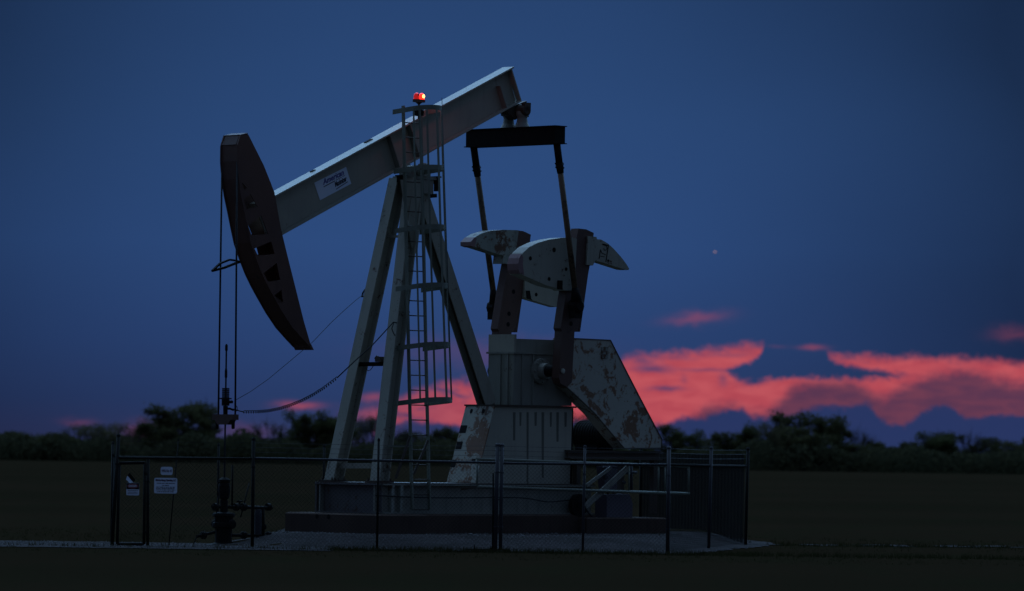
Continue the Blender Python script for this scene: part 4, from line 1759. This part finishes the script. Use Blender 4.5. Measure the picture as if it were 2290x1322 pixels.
# signs
def rsign(name, px0, py0, px1, py1, label, cut=.035, mat='sign_white', Y=FY - .045, rot=0):
    a_, b_ = W(px0, py0, Y), W(px1, py1, Y)
    w, h = abs(b_.x - a_.x) / 2, abs(a_.z - b_.z) / 2
    c_ = (a_ + b_) / 2
    o = thing(name, label, 'sign', loc=c_)
    pts = []
    for (sx, sz) in ((1, 1), (-1, 1), (-1, -1), (1, -1)):
        cx_, cz_ = sx * (w - cut), sz * (h - cut)
        st = {(1, 1): 0, (-1, 1): 90, (-1, -1): 180, (1, -1): 270}[(sx, sz)]
        for i in range(5):
            t = math.radians(st + i * 22.5)
            pts.append((cx_ + cut * math.cos(t), cz_ + cut * math.sin(t)))
    MB().prism(pts, -.002, .002).build('panel', mat, o)
    return o, w, h


def sm(x_, z_, lift=-.004):
    m = Matrix(((1, 0, 0), (0, 0, -1), (0, 1, 0))).to_4x4()
    m.translation = Vector((x_, lift, z_))
    return m


sg1, w, h = rsign('number_sign', 359.5, 1044, 386, 1062.5, 'small white rounded sign hung above the larger white sign')
text_mesh('lettering', 'WRU No. 45', .05, 'maroon_ink', sg1, sm(-w * .86, -h * .30), bold=.001, width=w * 1.72, height=.052)
sg2, w, h = rsign('lease_sign', 345, 1068.5, 396, 1104, 'large white operator sign with rows of dark lettering on the fence')
text_mesh('lettering', 'Mid-Con Energy Operating, LLC', .05, 'maroon_ink', sg2, sm(-w * .88, h * .50), bold=.0035, width=w * 1.76, height=.052)
mb = MB()
rr = random.Random(5)
for zf, x0_, x1_ in ((.30, -.75, .78), (.03, -.3, .26), (-.20, -.80, .80), (-.38, -.82, .78), (-.56, -.82, .82), (-.78, -.72, .7)):
    x_ = x0_ * w
    while x_ < x1_ * w:
        l_ = rr.uniform(.012, .045)
        mb.box((x_, -.004, zf * h - .008), (min(x_ + l_, x1_ * w), -.0025, zf * h + .008))
        x_ += l_ + rr.uniform(.006, .016)
mb.build('small_print', 'sign_ink', sg2)
sg3, w, h = rsign('danger_sign', 283, 1080, 311, 1108, 'black and white danger sign with a red oval on the narrow gate', cut=.02)
MB().prism([(-w * .98, -h * .02), (w * .98, -h * .02), (w * .98, h * .97), (-w * .98, h * .97)], -.0045, -.0025).build('header_panel', 'black_steel', sg3)
k = 24
MB().prism([(w * .88 * math.cos(2 * math.pi * i / k), h * .5 + h * .40 * math.sin(2 * math.pi * i / k)) for i in range(k)], -.0065, -.0047).build('oval', 'sign_red', sg3)
text_mesh('lettering', 'DANGER', .05, 'sign_white', sg3, sm(-w * .62, h * .36, -.008), bold=.001, width=w * 1.24, height=.04)
mb = MB()
for zf in (-.25, -.5, -.75):
    x_ = -.8 * w
    while x_ < .8 * w:
        l_ = rr.uniform(.015, .04)
        mb.box((x_, -.004, zf * h - .006), (min(x_ + l_, .8 * w), -.0025, zf * h + .006))
        x_ += l_ + .008
mb.build('small_print', 'sign_ink', sg3)
# bent sign hanging loose above it
o = thing('bent_sign', 'bent tilted sign plate hanging loose above the danger sign on the gate', 'sign', loc=W(291, 1070, FY - .06))
m_ = MB()
cz = W(291, 1070, FY - .06)


def sp(px, py, dy_=0.0):
    p = W(px, py, FY - .06) - cz
    return Vector((p.x, dy_, p.z))


m_.add([sp(281.5, 1072), sp(285, 1064), sp(298, 1079, -.03), sp(290, 1080, -.03), sp(281.5, 1072, .004), sp(285, 1064, .004), sp(298, 1079, -.026), sp(290, 1080, -.026)],
       [(0, 1, 2, 3), (7, 6, 5, 4), (0, 4, 5, 1), (1, 5, 6, 2), (2, 6, 7, 3), (3, 7, 4, 0)])
m_.build('panel', 'sign_white', o)
m_ = MB()
m_.add([sp(285.5, 1063.5), sp(290, 1057.5), sp(303, 1073, -.03), sp(298.5, 1079, -.03), sp(285.5, 1063.5, .004), sp(290, 1057.5, .004), sp(303, 1073, -.026), sp(298.5, 1079, -.026)],
       [(0, 1, 2, 3), (7, 6, 5, 4), (0, 4, 5, 1), (1, 5, 6, 2), (2, 6, 7, 3), (3, 7, 4, 0)])
m_.build('folded_panel', 'black_steel', o)

# loose stones on the gravel, beyond counting
rs = random.Random(21)
mb = MB()
k = 0
while k < 2600:
    x_, y_ = rs.uniform(-12, 7), rs.uniform(103.6, 112) if rs.random() < .7 else rs.uniform(103.8, 106)
    if not gravel_inside(x_, y_):
        continue
    k += 1
    r_ = rs.uniform(.008, .026)
    z_ = gh(x_, y_) + .012
    a_ = rs.uniform(0, 3)
    ca_, sa_ = math.cos(a_) * r_, math.sin(a_) * r_
    mb.add([(x_ + ca_, y_ + sa_, z_), (x_ - sa_, y_ + ca_, z_), (x_ - ca_, y_ - sa_, z_), (x_ + sa_, y_ - ca_, z_), (x_ + r_ * .2, y_, z_ + r_ * rs.uniform(.6, 1.2))],
           [(0, 1, 4), (1, 2, 4), (2, 3, 4), (3, 0, 4)])
mb.build('gravel_stones', 'rock_grey', kind='stuff')
# small things on the pad
def rock(px, py, Y, r, label):
    p = W(px, py, Y)
    bm = bmesh.new()
    bmesh.ops.create_icosphere(bm, subdivisions=2, radius=r)
    for v in bm.verts:
        v.co *= 1 + .25 * mnoise.noise(v.co * 9 + Vector((px, 0, 0)))
        v.co.z *= .6
    me = bpy.data.meshes.new('rock')
    bm.to_mesh(me)
    bm.free()
    me.materials.append(MATS['rock_grey'])
    o = bpy.data.objects.new('rock', me)
    COL.objects.link(o)
    o.location = (p.x, Y, gh(p.x, Y) + r * .3)
    tag(o, label, 'rock')


rock(1052, 1190, 107.6, .055, 'pale rock on the gravel in front of the long concrete block')
rock(1170, 1198, 107.2, .04, 'small dark rock on the gravel right of the double fence post')
p = W(1085, 1228, 104.3)
mb = MB()
mb.tube([(-.5, 0, .03), (.35, .02, .03)], .02, 6)
mb.tube([(-.33, 0, .03), (-.33, 0, .13)], .012, 6)
for i in range(40):
    a = random.gauss(.05, .11)
    hh = max(.02, .13 - abs(a - .05) * .5) * random.uniform(.6, 1.1)
    mb.add([(a - .03, random.uniform(-.06, .06), 0), (a + .03, random.uniform(-.06, .06), 0), (a + random.uniform(-.05, .05), random.uniform(-.06, .06), hh)], [(0, 1, 2)])
o = mb.build('pipe_scrap', 'black_steel')
o.location = (p.x + .12, 104.25, 0)
tag(o, 'dark pipe scrap and dead weeds lying at the foot of the double post', 'scrap')

# ------------------------------------------------------------------ planet
pp = W(1599, 563.5, 6000)
bm = bmesh.new()
bmesh.ops.create_uvsphere(bm, u_segments=16, v_segments=10, radius=.62)
me = bpy.data.meshes.new('planet')
bm.to_mesh(me)
bm.free()
me.materials.append(MATS['planet_glow'])
o = bpy.data.objects.new('planet', me)
COL.objects.link(o)
o.location = pp
tag(o, 'tiny orange planet shining alone in the blue sky right of the pumpjack', 'planet')

# ------------------------------------------------------------------ trees
def blob_tree(seed, n_leaf, leaf, crown, limbs=7, bare=0.0, low=.24):
    """unit tree about 1 high and 1 wide: returns (wood mesh builder, leaf mesh builder)"""
    r_ = random.Random(seed)
    wd, lf = MB(), MB()
    top = Vector((r_.uniform(-.04, .04), r_.uniform(-.04, .04), .42))
    wd.tube([(0, 0, -.02), (r_.uniform(-.01, .01), 0, .2), top], .024, 7, r1=.014)
    clumps = []
    for i in range(crown):
        a = r_.uniform(0, 2 * math.pi)
        zc_ = r_.uniform(low, .86)
        rr_ = r_.random() ** .6 * .40 * math.sqrt(max(.08, 1 - ((zc_ - .52) / .42) ** 2))
        c_ = Vector((math.cos(a) * rr_, math.sin(a) * rr_, zc_))
        clumps.append((c_, r_.uniform(.07, .16)))
    for c_, rad in clumps[:max(limbs, 4) + (20 if bare else 0)]:
        st = Vector((0, 0, r_.uniform(.15, .4)))
        md = lerp(st, c_, .5) + Vector((r_.gauss(0, .02), r_.gauss(0, .02), -.02))
        wd.tube([st, md, c_], .010, 5, r1=.003)
        for q in range(5 if not bare else 12):
            e_ = c_ + Vector((r_.gauss(0, .08), r_.gauss(0, .08), r_.gauss(.05, .07)))
            s_ = lerp(md, c_, r_.uniform(.2, 1))
            wd.tube([s_, lerp(s_, e_, .5) + Vector((r_.gauss(0, .01), 0, r_.gauss(0, .01))), e_], .0035, 3, r1=.0012, caps=False)
    n_each = n_leaf // crown
    for c_, rad in clumps:
        for k in range(n_each):
            d_ = Vector((r_.gauss(0, 1), r_.gauss(0, 1), r_.gauss(0, .8)))
            d_ = d_.normalized() * rad * (r_.random() ** .45)
            p = c_ + d_
            if r_.random() < .04:
                p += d_ * r_.uniform(.2, .8)
            s_ = leaf * r_.uniform(.6, 1.4)
            a1_ = Vector((r_.gauss(0, 1), r_.gauss(0, 1), r_.gauss(0, 1))).normalized()
            b1_ = a1_.cross(Vector((r_.gauss(0, 1), r_.gauss(0, 1), r_.gauss(0, 1)))).normalized()
            lf.add([p - a1_ * s_, p + b1_ * s_ * .6, p + a1_ * s_, p - b1_ * s_ * .6], [(0, 1, 2, 3)])
    return wd, lf


PROTO = {}
specs = {'round': (11, 6500, .019, 44, 8, 0), 'broad': (23, 5600, .019, 34, 8, 0), 'loose': (37, 2600, .016, 30, 14, 0), 'bare': (41, 700, .012, 26, 24, 1), 'bush': (53, 5200, .020, 34, 5, 0), 'tall': (67, 4200, .019, 28, 9, 0)}
for k_, (sd_, nl, lf_, crn, lm, br_) in specs.items():
    a_, b_ = blob_tree(sd_, nl, lf_, crn, lm, br_, .14 if k_ in ('bush', 'round') else .26)
    wm = a_.build('trunk', 'bark')
    lm_ = b_.build('crown', {'round': 'leaves_dark', 'broad': 'leaves_green', 'loose': 'leaves_dull', 'bare': 'leaves_dull', 'bush': 'leaves_dark', 'tall': 'leaves_green'}[k_])
    PROTO[k_] = (wm.data, lm_.data)
    bpy.data.objects.remove(wm)
    bpy.data.objects.remove(lm_)

# (photo x, top y, width in photo px, kind, label)
trees = [
    (18, 962, 120, 'bush', 'dense low tree at the far left edge of the treeline'),
    (62, 968, 80, 'bush', 'second low rounded tree from the left edge'),
    (128, 964, 90, 'bush', 'low bushy tree below the faint pink streak on the left'),
    (178, 946, 70, 'bare', 'bare twiggy tree left of the sparse grove'),
    (218, 940, 95, 'loose', 'loose-leaved tree rising left of the fence corner'),
    (258, 939, 95, 'loose', 'sparse tree directly above the left fence corner post'),
    (296, 952, 70, 'bare', 'bare thin tree against the pink glow left of the big round tree'),
    (345, 925, 70, 'loose', 'thin tree on the left shoulder of the big round tree'),
    (383, 902, 125, 'round', 'tall round-crowned tree, left half of the big pair'),
    (424, 896, 120, 'round', 'tallest round-crowned tree left of the hanging ropes'),
    (405, 930, 140, 'bush', 'broad low tree filling in below the tall round-crowned pair'),
    (478, 958, 90, 'bush', 'bush-like tree right behind the polished rod'),
    (528, 968, 90, 'bush', 'low tree just right of the hanging ropes'),
    (575, 970, 80, 'bush', 'low flat-topped tree under the sagging coiled cable'),
    (612, 932, 90, 'bare', 'bare forked tree below the coiled cable'),
    (664, 912, 62, 'tall', 'narrow upright tree between the cable and the post'),
    (704, 922, 90, 'broad', 'leafy green tree left of the far post leg'),
    (742, 914, 90, 'broad', 'leafy green tree touching the far post leg'),
    (806, 920, 90, 'loose', 'loose tree seen between the two front post legs'),
    (838, 912, 60, 'bare', 'bare thin tree just left of the near post leg'),
    (900, 948, 60, 'bare', 'thin bare tree right of the near post leg'),
    (905, 962, 90, 'bush', 'low tree right of the near post leg'),
    (975, 955, 80, 'bush', 'low tree just right of the ladder foot'),
    (1022, 950, 80, 'broad', 'green tree beside the rusty pedestal plate'),
    (1300, 908, 60, 'loose', 'thin tree seen in the gap below the belt guard'),
    (1335, 945, 90, 'bush', 'low tree behind the motor deck'),
    (1430, 960, 90, 'bush', 'low tree behind the belt guard'),
    (1492, 945, 70, 'bush', 'small tree right beside the belt guard tip'),
    (1545, 957, 75, 'broad', 'short tree under the low blue cloud'),
    (1600, 962, 90, 'bush', 'low tree above the corner fence post'),
    (1655, 962, 80, 'bush', 'low tree above the dark side fence'),
    (1694, 944, 80, 'tall', 'medium tree left of the large wind-shaped tree'),
    (1728, 930, 60, 'loose', 'slim tree at the left shoulder of the large right tree'),
    (1775, 918, 100, 'round', 'large dark tree, left part of the main right clump'),
    (1838, 926, 110, 'round', 'large dark tree leaning right in the main right clump'),
    (1862, 936, 70, 'tall', 'tree at the right edge of the main right clump'),
    (1925, 950, 65, 'bare', 'small bare tree standing alone in the gap on the right'),
    (1800, 950, 150, 'bush', 'broad low tree filling in below the main right clump'),
    (1900, 990, 90, 'bush', 'low scrub tree below the small bare tree'),
    (1968, 984, 100, 'bush', 'low wide tree right of the small bare tree'),
    (2022, 984, 90, 'bush', 'low tree left of the dense right-hand thicket'),
    (2085, 962, 90, 'broad', 'dense tree at the left of the right-hand thicket'),
    (2128, 964, 90, 'round', 'dense tree in the middle of the right-hand thicket'),
    (2178, 958, 70, 'bare', 'bare twiggy tree right of the thicket'),
    (2205, 974, 80, 'bush', 'low tree below the bare twigs near the right edge'),
    (2258, 980, 90, 'loose', 'loose low tree near the right edge'),
    (2292, 972, 80, 'bush', 'low tree cut by the right edge'),
]
rt = random.Random(9)
for i, (px, ty, wpx, kd, lb) in enumerate(trees):
    Y = rt.uniform(690, 712)
    t_ = W(px, ty, Y)
    H = t_.z
    wid = wpx / F * Y * 1.25
    o = thing('field_tree', lb, 'tree', loc=(t_.x, Y, -.05), group='trees along the far edge of the field')
    o.rotation_euler[2] = rt.uniform(0, 6.28)
    zsc = H / .97
    wsc = wid / .78
    o.scale = (wsc, wsc, zsc)
    wm, lm_ = PROTO[kd]
    for nm, me in (('trunk', wm), ('crown', lm_)):
        c_ = bpy.data.objects.new(nm, me)
        COL.objects.link(c_)
        c_.parent = o

# thicket: the mass of scrub under the trees, reads as one
rt = random.Random(12)
mb = MB()
for k in range(80000):
    x = rt.uniform(-78, 78)
    Y = rt.uniform(683, 716)
    lim = 3.0 + 1.5 * mnoise.noise(Vector((x * .07, 1, 0))) + 1.5 * mnoise.noise(Vector((x * .33, 4, Y * .05)))
    z = rt.random() ** .9 * lim
    s_ = rt.uniform(.14, .30)
    a1_ = Vector((rt.gauss(0, 1), rt.gauss(0, 1), rt.gauss(0, 1))).normalized()
    b1_ = a1_.cross(Vector((rt.gauss(0, 1), rt.gauss(0, 1), rt.gauss(0, 1)))).normalized()
    p = Vector((x, Y, z))
    mb.add([p - a1_ * s_, p + b1_ * s_ * .7, p + a1_ * s_, p - b1_ * s_ * .7], [(0, 1, 2, 3)])
mb.build('thicket', 'thicket_leaves', kind='stuff')
